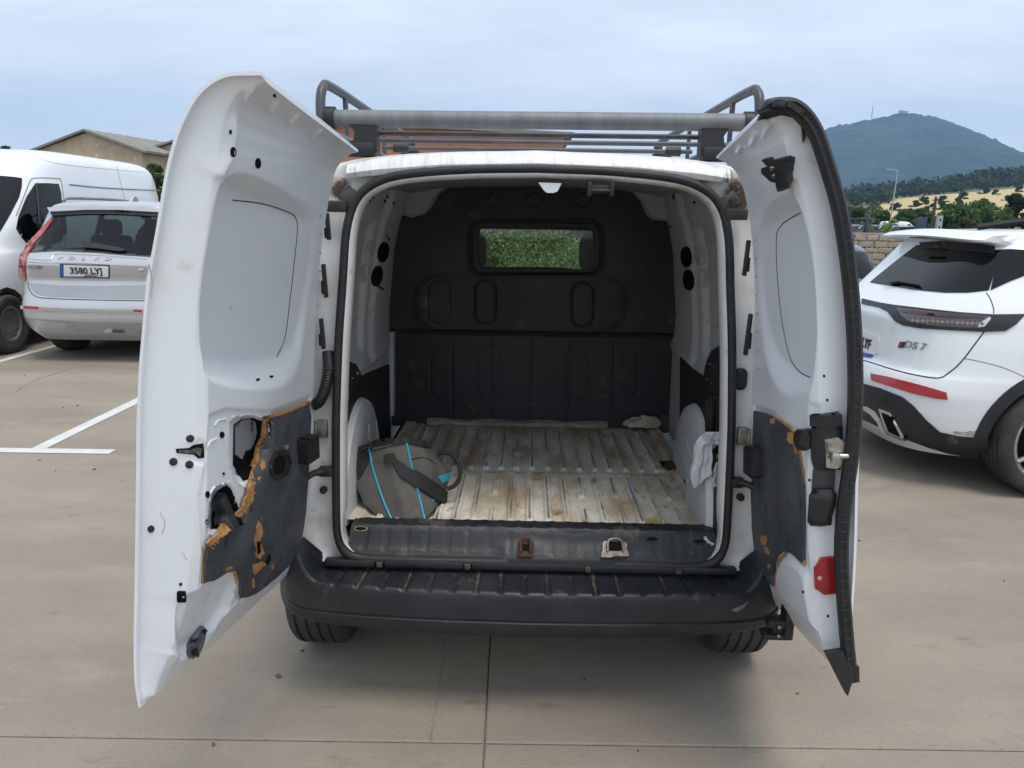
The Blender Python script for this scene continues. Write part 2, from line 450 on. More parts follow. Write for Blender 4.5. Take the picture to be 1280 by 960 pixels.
frame_white = mat('frame_paint', (0.74, 0.74, 0.73), (0.64, 0.63, 0.61), rough=0.42, scale=5.0, rust=RUSTP, spots=[((0.50, 0.46, 0.40), 5.0, 0.56, 0.20), ((0.36, 0.31, 0.26), 16.0, 0.62, 0.14)])
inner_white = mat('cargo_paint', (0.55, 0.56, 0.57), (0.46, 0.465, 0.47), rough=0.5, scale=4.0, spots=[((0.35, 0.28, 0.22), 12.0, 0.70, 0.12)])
black_pl = mat('black_plastic', (0.011, 0.0115, 0.013), (0.018, 0.018, 0.020), rough=0.38, rough2=0.55, scale=12.0, bump=0.0006, bscale=260)
dusty_pl = mat('dusty_black_plastic', (0.011, 0.013, 0.018), (0.022, 0.024, 0.028), rough=0.38, rough2=0.58, scale=6.0, bump=0.0007, bscale=220, wear=((.115, .098, .075), 26.0),
               spots=[((0.15, 0.135, 0.115), 7.0, 0.64, 0.16), ((0.27, 0.24, 0.20), 60.0, 0.74, 0.05)])
rubber = mat('rubber_seal', (0.011, 0.012, 0.014), (0.020, 0.020, 0.022), rough=0.55, scale=20.0)
tyre_m = mat('tyre_rubber', (0.028, 0.027, 0.026), (0.055, 0.052, 0.048), rough=0.8, scale=9.0, bump=0.001, bscale=80)
dark = mat('dark_void', (0.010, 0.010, 0.011), rough=0.9, spec=0.1)
rail_grey = mat('rack_black_paint', (0.045, 0.050, 0.058), (0.075, 0.078, 0.082), rough=0.42, scale=14.0)
alu = mat('dull_aluminium', (0.20, 0.215, 0.22), (0.15, 0.16, 0.165), rough=0.6, metal=0.35, scale=5.0, stretch=(6, 1, 1), spots=[((0.16, 0.16, 0.15), 20, 0.68, 0.1)])
steel = mat('zinc_steel', (0.62, 0.60, 0.54), (0.40, 0.38, 0.34), rough=0.35, metal=0.9, scale=25.0)
rusty = mat('rusty_steel', (0.085, 0.04, 0.022), (0.035, 0.022, 0.016), rough=0.85, scale=40.0, bump=0.002, bscale=120)
galv = mat('worn_galvanised', (0.40, 0.38, 0.33), (0.17, 0.125, 0.085), rough=0.5, metal=0.5, scale=35.0)
hardboard = mat('black_hardboard', (0.046, 0.052, 0.062), (0.085, 0.094, 0.108), rough=0.46, rough2=0.6, scale=7.0, bump=0.0012, bscale=50,
                spots=[((0.018, 0.020, 0.025), 26.0, 0.60, 0.06), ((0.18, 0.18, 0.18), 44.0, 0.74, 0.05)])
fibre = mat('torn_fibre', (0.55, 0.30, 0.12), (0.36, 0.17, 0.06), rough=0.95, scale=40.0, bump=0.004, bscale=120)
red_lens = mat('red_lens', (0.42, 0.012, 0.02), (0.30, 0.008, 0.012), rough=0.18, scale=60.0, coat=0.6, bump=0.0015, bscale=300)
chrome = mat('chrome', (0.75, 0.76, 0.78), rough=0.12, metal=1.0)
plate_white = mat('plate_white', (0.72, 0.73, 0.72), (0.66, 0.67, 0.66), rough=0.4)
plate_blue = mat('plate_blue', (0.02, 0.09, 0.42), rough=0.4)
ink = mat('black_lettering', (0.015, 0.015, 0.016), rough=0.5)
clear_glass = glass_mat('clear_glass', (0.93, 0.95, 0.94))
tint_glass = glass_mat('tinted_glass', (0.45, 0.52, 0.50))
dark_glass = glass_mat('privacy_glass', (0.055, 0.06, 0.065))
screen_glass = glass_mat('windscreen_glass', (0.90, 0.95, 0.92))
# ================================================================== ground, slabs, markings
conc = mat('concrete', (.315, .268, .216), (.215, .187, .155), rough=.88, scale=.9, lo=.36, hi=.64, stretch=(.55, 1.2, 1), bump=.003, bscale=170, world=True,
           spots=[((.37, .315, .25), 2.2, .56, .2), ((.165, .142, .115), 1.1, .55, .22), ((.36, .255, .14), 1.9, .64, .14), ((.19, .16, .12), 5.5, .62, .12), ((.36, .30, .225), 230.0, .56, .1), ((.16, .135, .105), 140.0, .60, .1), ((.10, .09, .08), 9.0, .74, .06), ((.20, .165, .125), 60.0, .58, .2)])
line_m = mat('road_paint', (.64, .65, .63), (.54, .54, .52), rough=.7, scale=6, world=True, spots=[((.32, .29, .26), 9, .70, .08)])
joint_m = mat('joint_dirt', (.13, .11, .085), (.24, .20, .15), rough=.95, scale=5, world=True)
LOT = bpy.data.objects.new('parking_lot', None); COL.objects.link(LOT); struct(LOT)
mb = MB(); mb.add([(-46, -14, -.012), (46, -14, -.012), (46, 44, -.012), (-46, 44, -.012)], [(0, 1, 2, 3)]); mb.build('joint_bed', joint_m, LOT, smooth=False)
SXs, SYs = 4.53, 4.885
mb = MB(); g = .0045
def slab_mesh():
    m_ = MB(); a, b = SXs / 2 - g / 2, SYs / 2 - g / 2; e = .006
    v = []
    for k, (ox, zz) in enumerate(((0, -.03), (0, -.004), (e, 0.0))):
        v.append([(-a + ox, -b + ox, zz), (a - ox, -b + ox, zz), (a - ox, b - ox, zz), (-a + ox, b - ox, zz)])
    m_.grid(np.array(v), wrap=True); m_.add(v[2], [(0, 1, 2, 3)]); return m_
slab0 = None
for i in range(-8, 9):
    for j in range(-2, 7):
        c = (-.072 + (i + .5) * SXs, 2.168 + (j - .5) * SYs, 0)
        if slab0 is None: slab0 = slab_mesh().build('concrete_slab', conc, LOT, smooth=False); o = slab0
        else: o = slab0.copy(); COL.objects.link(o)
        o.location = c
# lawn and fields out to the horizon
def tz(x, y):
    """terrain height: level lot, then slopes climbing on the right"""
    s = x / np.maximum(y, 1.0)
    f = np.interp(s, [-2, -.7, -.2, .3, .45, .667, 1.2], [.10, .12, .10, .25, .55, 1.0, 1.25])
    h = np.interp(y, [0, 120, 180, 300, 420, 560, 800, 1000, 1300, 1900, 6000], [0, 0, .8, 7.5, 17, 30, 46, 44, 30, 25, 25])
    return h * f + .6 * np.sin(x * .011) * np.sin(y * .013) * np.clip((y - 120) / 300, 0, 1)
ys = np.r_[-60, -30, np.arange(0, 120, 10), np.arange(120, 1200, 12), np.arange(1200, 5200, 150)]
us = np.linspace(-1, 1, 161); us = np.sign(us) * np.abs(us) ** 1.4
TX = us[None, :] * (110 + 1.25 * np.maximum(ys, 0))[:, None]; TY = np.repeat(ys[:, None], 161, 1)
TZ = tz(TX, TY) - .045
s_ = TX / np.maximum(TY, 1)
wheat = sstep(215, 240, TY + 60 * (s_ - .6) + 14 * np.sin(TX * .03)) * (1 - sstep(540, 560, TY + 90 * (s_ - .6))) * sstep(.445, .475, s_ + .02 * np.sin(TY * .02))
field = mat('fields', (.10, .105, .045), (.15, .13, .07), rough=.95, scale=.03, wear=((.47, .36, .17), .02), spots=[((.05, .065, .025), .06, .56, .1)])
ter = grid_mesh(np.stack([TX, TY, TZ], -1), 'terrain', field, None, attr=wheat * .9); struct(ter)
# painted bay lines
def stripe(pts, w_, nm='bay_line'):
    (x0, y0), (x1, y1) = pts; d = Vector((x1 - x0, y1 - y0, 0)).normalized(); n = Vector((-d.y, d.x, 0)) * w_ / 2
    a, b = Vector((x0, y0, .004)), Vector((x1, y1, .004)); k = 24
    mb = MB(); G = []
    for i in range(k + 1):
        p = a.lerp(b, i / k); G.append([tuple(p - n * (1 + rnd.uniform(-.05, .02))), tuple(p + n * (1 + rnd.uniform(-.05, .02)))])
    mb.grid(np.array(G)); return mb.build(nm, line_m, LOT, smooth=False)
stripe(((-10.5, 5.165), (-2.80, 5.165)), .105)
for x in (-3.35, -5.72, -8.1, -10.45): stripe(((x, 5.218), (x, 10.4)), .105)
stripe(((3.75, 9.0), (3.75, 14.0)), .105); stripe(((1.35, 5.2), (1.35, 10.4)), .105); stripe(((-1.0, 5.2), (-1.0, 10.4)), .105)
# rusty damp stains, swept streaks
stn_m = mat('ochre_stain', (.36, .27, .16), (.31, .255, .185), rough=.9, scale=6, world=True)
# hairline cracks, leaf specks
q = random.Random(11)
def crack(pts, w_=.004):
    P = resample(catmull(pts, 40), 60); mb = MB(); G = []
    for i, (a, b) in enumerate(P):
        a += q.uniform(-.006, .006); b += q.uniform(-.006, .006); ww = w_ * q.uniform(.2, 1)
        G.append([(a - ww / 2, b, .0015), (a + ww / 2, b, .0015)])
    mb.grid(np.array(G)); mb.build('crack', joint_m, LOT, smooth=False)
pp = lambda a, b: tuple(at_z(a, b, 0))[:2]
crack([pp(556, 800), pp(553, 835), pp(548, 862), pp(543, 900), pp(536, 930)], .005)
crack([pp(20, 489), pp(45, 475), pp(70, 467), pp(96, 459)], .02)
mb = MB()
for k in range(90):
    x, y = q.uniform(-5, 5), q.uniform(1.6, 9); s1 = q.uniform(.002, .008)
    if q.random() < .06: s1 *= 2.2
    mb.box((x, y, .003), (s1 * 2, s1 * q.uniform(.6, 1.6), .005), 0, (0, 0, q.uniform(0, 3)))
for a, b in ((348, 846), (97, 507), (118, 587), (388, 799)):
    p = at_z(a, b, 0); mb.box((p.x, p.y, .004), (.022, .016, .006), .002, (0, 0, q.uniform(0, 3)))
o = mb.build('grit_specks', mat('grit', (.07, .06, .05), (.16, .12, .08), rough=.95, scale=3, world=True), LOT, smooth=False); o['kind'] = 'stuff'
# ================================================================== the open van
YAWV = R(-1.0)
van = thing('cargo_van', 'white cargo van seen from behind with both rear doors swung wide open', 'van', (0.07, 2.42, 0), YAWV)
VM = MW[van]; VI = VM.inverted()
def V(px, py, y):                          # point where a sight line meets the van's cross plane y
    return VI @ hit_plane(px, py, VM @ Vector((0, y, 0)), VM.to_3x3() @ Vector((0, 1, 0)))
def prof(z): return np.interp(z, [0, 1.0, 1.3, 1.6, 1.78, 1.86], [0, 0, 0.02, 0.05, 0.08, 0.11])
OPEN = [(0, .525), (.40, .525), (.56, .528), (.612, .545), (.634, .59), (.636, .68), (.628, .95), (.615, 1.22), (.598, 1.445), (.585, 1.60), (.558, 1.688), (.505, 1.735), (.415, 1.762), (.22, 1.779), (0, 1.785)]
OUTER = [(0, .49), (.45, .49), (.66, .49), (.78, .50), (.86, .54), (.898, .68), (.906, .95), (.885, 1.22), (.83, 1.445), (.785, 1.60), (.725, 1.72), (.645, 1.805), (.48, 1.838), (.24, 1.853), (0, 1.858)]
def full(h, n=60):
    c = catmull(h, n); l = c[1:-1][::-1].copy(); l[:, 0] *= -1
    return np.vstack([c, l])
RO_, RU_ = full(OPEN), full(OUTER)
NR = len(RO_)
def normals2(P):
    t = np.roll(P, -1, 0) - np.roll(P, 1, 0); n = np.stack([t[:, 1], -t[:, 0]], 1)
    return n / np.linalg.norm(n, axis=1)[:, None]
NO = normals2(RO_)
def ring(off, dy, mixo=0.0):
    if off < 0: off = off * sstep(.60, .72, RO_[:, 1])[:, None]
    P = RO_ + NO * off; P = P * (1 - mixo) + RU_ * mixo
    return np.stack([P[:, 0], prof(P[:, 1]) + dy, P[:, 1]], 1)
# rear frame: cargo side of the pillar -> flange -> gutter -> pillar face -> body edge
rings = [ring(.05, .20), ring(.035, .10), ring(.012, .075), ring(-.010, .045), ring(-.008, .010), ring(-.002, -.004), ring(.001, -.006), ring(.006, -.006), ring(.008, .012), ring(.022, .030), ring(.036, .034),
         ring(.05, .030), ring(.052, .030, .12), ring(.052, .022, .28), ring(.05, .014, .42), ring(.03, .012, .6), ring(.02, .0, .84), ring(0, .0, .965), ring(0, .006, .99), ring(0, .02, 1.0)]
mb = MB(); mb.grid(np.array(rings)[::-1], wrap=True, flip=True)
mb.build('rear_frame', frame_white, van, angle=50)
# outer shell
def top_k(y): return np.interp(y, [0, 2.35, 2.6, 2.9, 3.15, 3.3, 3.8, 4.1], [1, 1, .93, .62, .30, .16, .08, -.02])
st = np.r_[0.02, 0.08, 0.16, np.arange(.28, 2.4, .12), np.arange(2.4, 3.4, .07), np.arange(3.4, 4.12, .08)]
shell = []
for y in st:
    P = RU_.copy(); z = P[:, 1]; x = P[:, 0]
    z = np.where(z < .53, .30 + 0 * z, z)
    k = top_k(y); b = 0.98
    z = np.where(z > b, b + (z - b) * k, z)
    wf = np.interp(y, [0, .5, 2.5, 3.5, 3.9, 4.1], [1, 1.01, 1.01, .98, .90, .74])
    lean = np.where(P[:, 1] > b, (P[:, 1] - b) / .88, 0)
    x = x * wf
    # roof corrugation
    z = z + np.where(P[:, 1] > 1.8, .006 * np.cos(P[:, 0] * 42), 0) * (k > .98) * sstep(.06, .5, y)
    yy = y + prof(P[:, 1]) * max(0, 1 - y / .6)
    shell.append(np.stack([x, np.full_like(x, 1) * yy, z], 1))
shell = np.array(shell); shell = np.concatenate([shell, shell[:, :1]], 1)
cen = (shell[:-1, :-1] + shell[1:, 1:]) / 2
x, y, z = cen[..., 0], cen[..., 1], cen[..., 2]
drop = np.zeros(x.shape, bool)
for wy in (.40, 3.20): drop |= (np.abs(x) > .6) & (np.hypot(y - wy, z - .32) < .37)
ws = (y > 2.62) & (y < 3.26) & (np.abs(x) < .70 - .10 * (3.26 - y)) & (z > 1.06)
swin = (np.abs(x) > .70) & (y > 1.75) & (y < 2.75 + 0 * y) & (z > 1.12) & (z < 1.62) & (z < 1.12 + (3.05 - y) * 1.05)
drop |= ws | swin
grid_mesh(shell, 'body_shell', white, van, drop=drop, angle=40)
def pane(name, sel, mat_):
    idx = np.argwhere(sel); mbp = MB(); seen = {}
    for i, j in idx:
        q = []
        for a, b2 in ((i, j), (i, j + 1), (i + 1, j + 1), (i + 1, j)):
            if (a, b2) not in seen: seen[(a, b2)] = len(mbp.v); mbp.v.append(tuple(shell[a, b2] * np.array([.992, 1, .996])))
            q.append(seen[(a, b2)])
        mbp.f.append(tuple(q)); mbp.m.append(0)
    return mbp.build(name, mat_, van)
pane('windscreen', ws, screen_glass)
pane('side_window', swin & (x > 0), tint_glass); pane('side_window', swin & (x < 0), tint_glass)
# underbody and cab inside
mb = MB(); mb.box((0, 2.1, .40), (1.5, 3.7, .16), .03); mb.box((0, .62, .30), (1.25, .10, .10), .03); mb.tube([(.45, -.0, .30), (.45, .5, .29), (.40, 1.4, .30)], .035)
mb.build('underbody', dark, van)
mb = MB(); mb.box((0, 3.0, .92), (1.5, .5, .25), .08); mb.build('dashboard', black_pl, van)
for sx in (-.37, .37):
    mb = MB(); mb.box((sx, 1.78, 1.0), (.50, .16, .72), .06, (R(-8), 0, 0)); mb.box((sx, 2.05, .66), (.52, .50, .16), .06)
    s_ = mb.build('cab_seat', black_pl, van)
    hp = rrect(-.125, -.105, .125, .105, .06)
    mb = MB(); mb.prism(hp, lambda a, b, d, sx=sx: Vector((sx + a, 1.68 + d, 1.475 + b)), .09, bev=.02); mb.build('headrest', black_pl, s_)
mb = MB(); mb.tube([(-.37 + .19 * math.cos(t), 2.62 + .07 * math.sin(t), 1.05 + .17 * math.sin(t)) for t in np.linspace(0, 6.283, 25)[:-1]], .014, closed=True)
mb.build('steering_wheel', black_pl, van)
# wheels
def wheel(parent, x, y, r=.318, wdt=.20, side=1, rim_mat=None, spokes=0, name='wheel', rr=.62, n=48):
    """tyre with grooves in its tread plus a rim; the outer face looks towards side*x"""
    h = wdt / 2; T = []
    for a, q in ((-h * .82, r * rr), (-h * .96, r * .78), (-h, r * .88), (-h * .93, r * .95), (-h * .80, r * .985)): T.append((q, a))
    for g in (-.58, -.2, .2, .58):
        T += [(r * .998, h * (g - .06)), (r * .972, h * (g - .045)), (r * .972, h * (g + .045)), (r * .998, h * (g + .06))]
    for a, q in ((h * .80, r * .985), (h * .93, r * .95), (h, r * .88), (h * .96, r * .78), (h * .82, r * rr)): T.append((q, a))
    w_ = MB(); w_.lathe(T, (x, y, r), (side, 0, 0), n)
    # tread blocks' cross cuts and sidewall rings
    ob = w_.build(name, tyre_m, parent)
    m2 = MB(); m2.lathe([(r * rr, h * .80), (r * rr * .97, h * .70), (r * rr * .93, h * .25), (0.001, h * .15)], (x, y, r), (side, 0, 0), n)
    ob2 = m2.build('rim_barrel', dark, ob)
    m3 = MB()
    if spokes:
        for k in range(spokes):
            a = 2 * math.pi * k / spokes
            for da in (-.16, .16):
                c0, s0 = math.cos(a + da * .3), math.sin(a + da * .3); c1, s1 = math.cos(a + da), math.sin(a + da)
                pth = [(x + side * h * .72, y + c0 * r * .10, r + s0 * r * .10), (x + side * h * .78, y + (c0 + c1) / 2 * r * .35, r + (s0 + s1) / 2 * r * .35), (x + side * h * .80, y + c1 * r * rr * .97, r + s1 * r * rr * .97)]
                m3.tube(pth, r * .045, 6)
        m3.lathe([(r * rr, h * .84), (r * rr * .93, h * .86), (r * rr * .90, h * .74)], (x, y, r), (side, 0, 0), n)
        m3.lathe([(r * .14, h * .55), (r * .14, h * .74), (r * .10, h * .80), (.001, h * .80)], (x, y, r), (side, 0, 0), 20)
    else:
        m3.lathe([(r * rr, h * .84), (r * rr * .90, h * .86), (r * rr * .78, h * .62), (r * .30, h * .72), (r * .22, h * .60), (.001, h * .60)], (x, y, r), (side, 0, 0), n)
        for k in range(9):
            a = 2 * math.pi * k / 9
            m3.lathe([(r * .055, h * .66), (r * .05, h * .74), (.001, h * .74)], (x, y + math.cos(a) * r * .44, r + math.sin(a) * r * .44), (side, 0, 0), 8)
    m3.build('rim', rim_mat or steel, ob)
    return ob
for sx in (-1, 1):
    for wy in (.40, 3.20): wheel(van, sx * .785, wy, side=sx, wdt=.205)
# roof
# rear lamps on the body corners
for sx in (-1, 1):
    mb = MB(); G = []
    for z in np.linspace(.72, 1.30, 14):
        e = math.sqrt(max(0, 1 - ((z - 1.01) / .30) ** 2)) * .5 + .5
        xo = np.interp(z, [.68, .95, 1.22, 1.445], [.898, .906, .885, .83])
        G.append([(sx * (xo - .09 * e), prof(z) - .008, z), (sx * (xo - .04), prof(z) - .014, z), (sx * (xo + .006), prof(z) + .02, z), (sx * (xo + .008), prof(z) + .02 + .06 * e, z)])
    mb.grid(np.array(G), flip=sx < 0); mb.build('tail_lamp', red_lens, van)
# seal round the opening
sp = ring(.0165, -.008)
rs = np.where((RO_[:, 1] < .56), .016, .0138)
mb = MB(); mb.tube([tuple(p) for p in sp], rs, 10, closed=True, up=(0, 1, 0)); mb.build('door_seal', rubber, van)
# header lip of the roof above the opening
hx = np.linspace(-.60, .60, 60)
hdr = []
for zo, yo in ((.0, .0), (.018, -.014), (.045, -.012), (.056, -.002), (.060, .02)):
    zb = np.interp(np.abs(hx), [0, .3, .5, .60], [1.800, 1.792, 1.775, 1.745])
    e = np.interp(np.abs(hx), [0, .5, .6], [1, .95, .75])
    rip = .0016 * np.sin(hx * 190) + .001 * np.sin(hx * 61)
    zz = zb + zo * e + np.interp(np.abs(hx), [0, .5, .6], [0, .0, .02])
    hdr.append(np.stack([hx, prof(zz) + yo - .006 + rip, zz], 1))
hm = mat('streaked_header_paint', (0.76, 0.77, 0.78), (0.66, 0.65, 0.63), rough=.4, scale=9, stretch=(8, 1, .6), rust=RUSTP, spots=[((.56, .54, .50), 9, .58, .14), ((.25, .23, .20), 22, .70, .06), ((.50, .42, .30), 2.5, .64, .12)])
mb = MB(); mb.grid(np.array(hdr)); mb.build('roof_header', hm, van)

# ------------------------------------------------------------------ cargo room
YB = 1.42
# floor with pressed ribs
fx = np.linspace(-.64, .66, 300); fy = np.linspace(.09, YB, 240)
FX, FY = np.meshgrid(fx, fy)
hgt = np.zeros(FX.shape); wear = np.zeros(FX.shape)
def rib(xc, y0, y1, wd, sgn=1):
    global hgt, wear
    a = np.abs(FX - xc); b = sstep(y0 - .012, y0 + .012, FY) * (1 - sstep(y1 - .012, y1 + .012, FY))
    bump_ = (1 - sstep(wd * .5 - .006, wd * .5 + .006, a)) * b
    hgt = np.maximum(hgt, bump_ * .013); wear = np.maximum(wear, bump_ * (np.clip(1 - (a / (wd * .34)) ** 2, 0, 1) * .66) + b * .50 * np.exp(-((a - wd * .5 - .002) / .0032) ** 2))
rr_ = random.Random(3)
for i, xc in enumerate(np.arange(-.535, .57, .0665)):
    x_ = xc + rr_.uniform(-.003, .003)
    if i % 5 in (1, 3) and i not in (8,):
        rib(x_, .10, .25 + .05 * rr_.random(), .026); rib(x_, .37 + .05 * rr_.random(), .60, .026)
    else: rib(x_, .12 + .02 * rr_.random(), .61, .026)
    rib(x_ + .012, .71, 1.34 - .03 * rr_.random(), .027)
for sx in (-1, 1):                                             # stiffening border of the far part
    q_ = np.hypot(np.maximum(0, np.abs(FX - sx * .565) - .004), 0 * FX); hgt = np.maximum(hgt, .008 * np.exp(-(q_ / .008) ** 2) * (FY > .72))
seam = np.exp(-((FY - .67) / .010) ** 2); hgt += seam * .004; wear = np.maximum(wear, .55 * np.exp(-((FY - .662) / .006) ** 2))
hgt += .0012 * np.sin(FX * 31 + FY * 7) * np.sin(FY * 23)
edge = sstep(.585, .61, np.abs(FX - .01)); hgt += edge * .015
P = np.stack([FX, FY, .597 + hgt], -1)
floor_m = mat('dirty_load_floor', (0.70, 0.685, 0.63), (0.54, 0.49, 0.40), rough=.55, scale=5, stretch=(1.6, .7, 1),
              spots=[((.36, .26, .15), 3.4, .44, .22), ((.24, .155, .08), 11.0, .60, .14), ((.40, .40, .25), 2.6, .66, .1), ((.07, .05, .035), 36.0, .67, .05)], wear=((.15, .17, .20), 6.0), bands=[(1, .665, .05, (.24, .14, .07), .45), (1, .10, .06, (.30, .19, .10), .34), (0, .60, .06, (.27, .16, .08), .40), (0, -.59, .05, (.27, .16, .08), .36)], bump=.0015, bscale=70)
grid_mesh(P, 'load_floor', floor_m, van, attr=wear, angle=80)
fb = grid_bvh(P, VM)
mb = MB(); G = [[(q, YB - .035, .602), (q, YB - .03, .622 + .004 * math.sin(q * 40)), (q, YB - .005, .630 + .004 * math.sin(q * 23))] for q in np.linspace(-.53, .40, 60)]
mb.grid(np.array(G)); mb.build('floor_edge_strip', mat('flaky_sealant', (.34, .31, .25), (.20, .16, .11), rough=.8, scale=14), van)
# yellowed patch and rust plates lying in the floor paint
patch('tape_patch', mat('yellow_tape', (.42, .34, .14), (.34, .26, .10), rough=.6, scale=20), fb, [(806, 650), (831, 650), (835, 662), (806, 662)], van, VM, off=.003, thick=.004)
patch('floor_bracket', mat('grey_bracket', (.34, .34, .34), rough=.6), fb, [(641, 560), (659, 559), (662, 570), (640, 571)], van, VM, off=.006, thick=.01)
patch('rust_plate', rusty, fb, [(824, 579), (846, 578), (853, 587), (834, 588)], van, VM, off=.012, thick=.02)
# walls
def wall(sx):
    wy = np.linspace(.17, YB, 150); wz = np.linspace(.58, 1.77, 150)
    WZ, WY = np.meshgrid(wz, wy, indexing='ij')
    base = np.interp(WZ, [.58, 1.2, 1.5, 1.77], [.715, .712, .68, .615])
    d = np.zeros(WZ.shape)
    pan = sdf(WY, WZ, rrect(.30, 1.08, .80, 1.64, .06)); d += -.030 * sstep(-.004, .03, pan)       # recessed side panel
    gap = np.exp(-(np.abs(pan + .004) / .005) ** 2); d += -.006 * gap
    pil = sstep(.84, .90, WY) * (1 - sstep(1.20, 1.26, WY)) * sstep(.98, 1.06, WZ); d += .022 * pil
    d += .012 * sstep(1.62, 1.68, WZ)
    ledge = sstep(1.00, 1.03, WZ) * (1 - sstep(1.03, 1.07, WZ)); d += .012 * ledge
    P = np.stack([sx * (base - d), WY, WZ], -1)
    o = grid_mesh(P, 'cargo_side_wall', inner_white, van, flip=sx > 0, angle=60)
    return grid_bvh(P, VM), o
wl, wlo = wall(-1); wr, wro = wall(1)
for bv, wo, cs in ((wl, wlo, ((478, 315, 6, 13), (470, 345, 6, 13))), (wr, wro, ((859, 321, 6, 13), (862, 350, 6, 13)))):
    for q in cs: patch('oval_opening', dark, bv, ell(q[0], q[1], q[2], q[3], 18, 10 if q[0] < 600 else -4), wo, VM, off=.009, thick=.02, step=2.5)
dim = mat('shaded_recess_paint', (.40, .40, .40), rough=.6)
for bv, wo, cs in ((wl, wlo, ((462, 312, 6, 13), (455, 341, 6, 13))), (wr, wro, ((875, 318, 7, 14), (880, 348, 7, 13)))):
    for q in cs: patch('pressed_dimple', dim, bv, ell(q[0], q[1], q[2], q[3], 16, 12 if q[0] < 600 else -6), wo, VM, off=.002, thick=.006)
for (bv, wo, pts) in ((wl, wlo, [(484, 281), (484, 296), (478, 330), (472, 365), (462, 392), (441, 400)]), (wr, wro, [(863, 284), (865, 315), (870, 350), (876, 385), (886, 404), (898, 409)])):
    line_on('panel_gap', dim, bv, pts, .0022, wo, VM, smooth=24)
for (bv, wo, spots) in ((wl, wlo, [(462, 250), (466, 247), (481, 251), (484, 246), (492, 254), (484, 295), (486, 299), (472, 357), (475, 359), (478, 361)]), (wr, wro, [(842, 246), (838, 283), (868, 253)])):
    for i, s_ in enumerate(spots): patch('wall_hole', dark, bv, ell(s_[0], s_[1], 1.3, 2 if i else 3.5, 8), wo, VM, off=.0015, thick=.004, step=2)
# lower black lining behind the wheel arches
lin = mat('black_lining', (.020, .021, .022), (.035, .034, .032), rough=.7, scale=8, spots=[((.10, .06, .035), 9, .66, .12)])
patch('lower_lining', lin, wl, [(436, 452), (444, 455), (452, 470), (458, 466), (486, 455), (488, 560), (436, 640)], van, VM, off=.004, thick=.006)
patch('lower_lining', lin, wr, [(851, 446), (868, 462), (880, 470), (884, 452), (890, 438), (904, 430), (904, 640), (850, 560)], van, VM, off=.004, thick=.006)
mb = MB()
for k in range(9): mb.box((-.700, .275 + .006 * k, .86 + k * .022), (.02, .12, .006), .002, (R(-18), 0, 0))
mb.build('vent_louvres', mat('grey_louvre', (.28, .29, .28), rough=.6), van)
# B posts beside the bulkhead
for sx, px0, px1, yt in ((-1, 484, 492, 415), (1, 843, 853, 424)):
    a, b = V(px0, yt, YB - .06), V(px1, yt, YB - .06); c = V(px1, 520, YB - .06); d_ = V(px0, 520, YB - .06)
    mb = MB(); G = []
    for t in np.linspace(0, 1, 12):
        p = a.lerp(d_, t); q = b.lerp(c, t)
        G.append([p + Vector((0, .05, 0)), p, p.lerp(q, .5) + Vector((0, -.012, 0)), q, q + Vector((0, .05, 0))])
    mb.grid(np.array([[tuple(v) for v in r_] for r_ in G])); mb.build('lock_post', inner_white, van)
# arches
def arch(sx):
    xi = .648 if sx < 0 else .612; G = []
    for xo, inset in ((.715, 0), (xi + .030, 0), (xi + .008, .012), (xi, .04), (xi - .002, .12), (xi - .002, .30)):
        row = []
        for t in np.linspace(0, math.pi, 40):
            rr2 = .385 - inset
            row.append((sx * (xo - .012 * math.cos(t)), .47 - math.cos(t) * max(rr2, .02) * 1.0, .585 + math.sin(t) ** 1.0 * (.365 - inset) * 1.0))
        G.append(row)
    m_ = MB(); m_.grid(np.array(G), flip=sx < 0); m_.m = [1] * 39 + [0] * (len(m_.f) - 39); return m_
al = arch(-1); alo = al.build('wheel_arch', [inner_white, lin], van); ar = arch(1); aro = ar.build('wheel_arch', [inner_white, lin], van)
alb, arb = obj_bvh(alo, VM), obj_bvh(aro, VM)
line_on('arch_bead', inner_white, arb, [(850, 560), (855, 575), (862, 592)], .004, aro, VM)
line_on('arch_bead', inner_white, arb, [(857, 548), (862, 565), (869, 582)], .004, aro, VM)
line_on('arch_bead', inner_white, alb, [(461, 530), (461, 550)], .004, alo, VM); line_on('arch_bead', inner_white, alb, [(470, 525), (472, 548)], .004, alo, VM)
# ceiling
mb = MB(); G = [[(x_, y_, np.interp(abs(x_), [0, .4, .62], [1.800, 1.788, 1.75]) + .008 * (abs((y_ * 4) % 1 - .5) > .4)) for x_ in np.linspace(-.64, .64, 25)] for y_ in np.linspace(.19, YB, 40)]
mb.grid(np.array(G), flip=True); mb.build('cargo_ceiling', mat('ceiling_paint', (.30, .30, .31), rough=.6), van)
# bulkhead
bx = np.linspace(-.735, .775, 380); bz = np.linspace(.585, 1.805, 320)
BX, BZ = np.meshgrid(bx, bz)
def pl(poly): return [(lambda q: (q.x, q.z))(V(a, b, YB)) for a, b in poly]
H = np.zeros(BX.shape)
H += .030 * sstep(1.085, 1.10, BZ)                                                                  # upper half stands proud
H += .010 * np.exp(-((BZ - 1.085) / .012) ** 2)
H += .006 * sstep(-.02, .02, sdf(BX, BZ, pl(rrect(520, 345, 780, 412, 26))))
wo_ = pl(rrect(588, 276, 752, 344, 16)); wi_ = pl([(600, 285), (610, 284), (690, 285), (735, 286), (742, 289), (743.5, 297), (743.5, 336), (690, 336), (612, 335.5), (602, 333), (598, 327), (597, 296)])
d_o = sdf(BX, BZ, wo_); H += .006 * np.exp(-(d_o / .006) ** 2); H += -.008 * sstep(.004, .02, d_o)
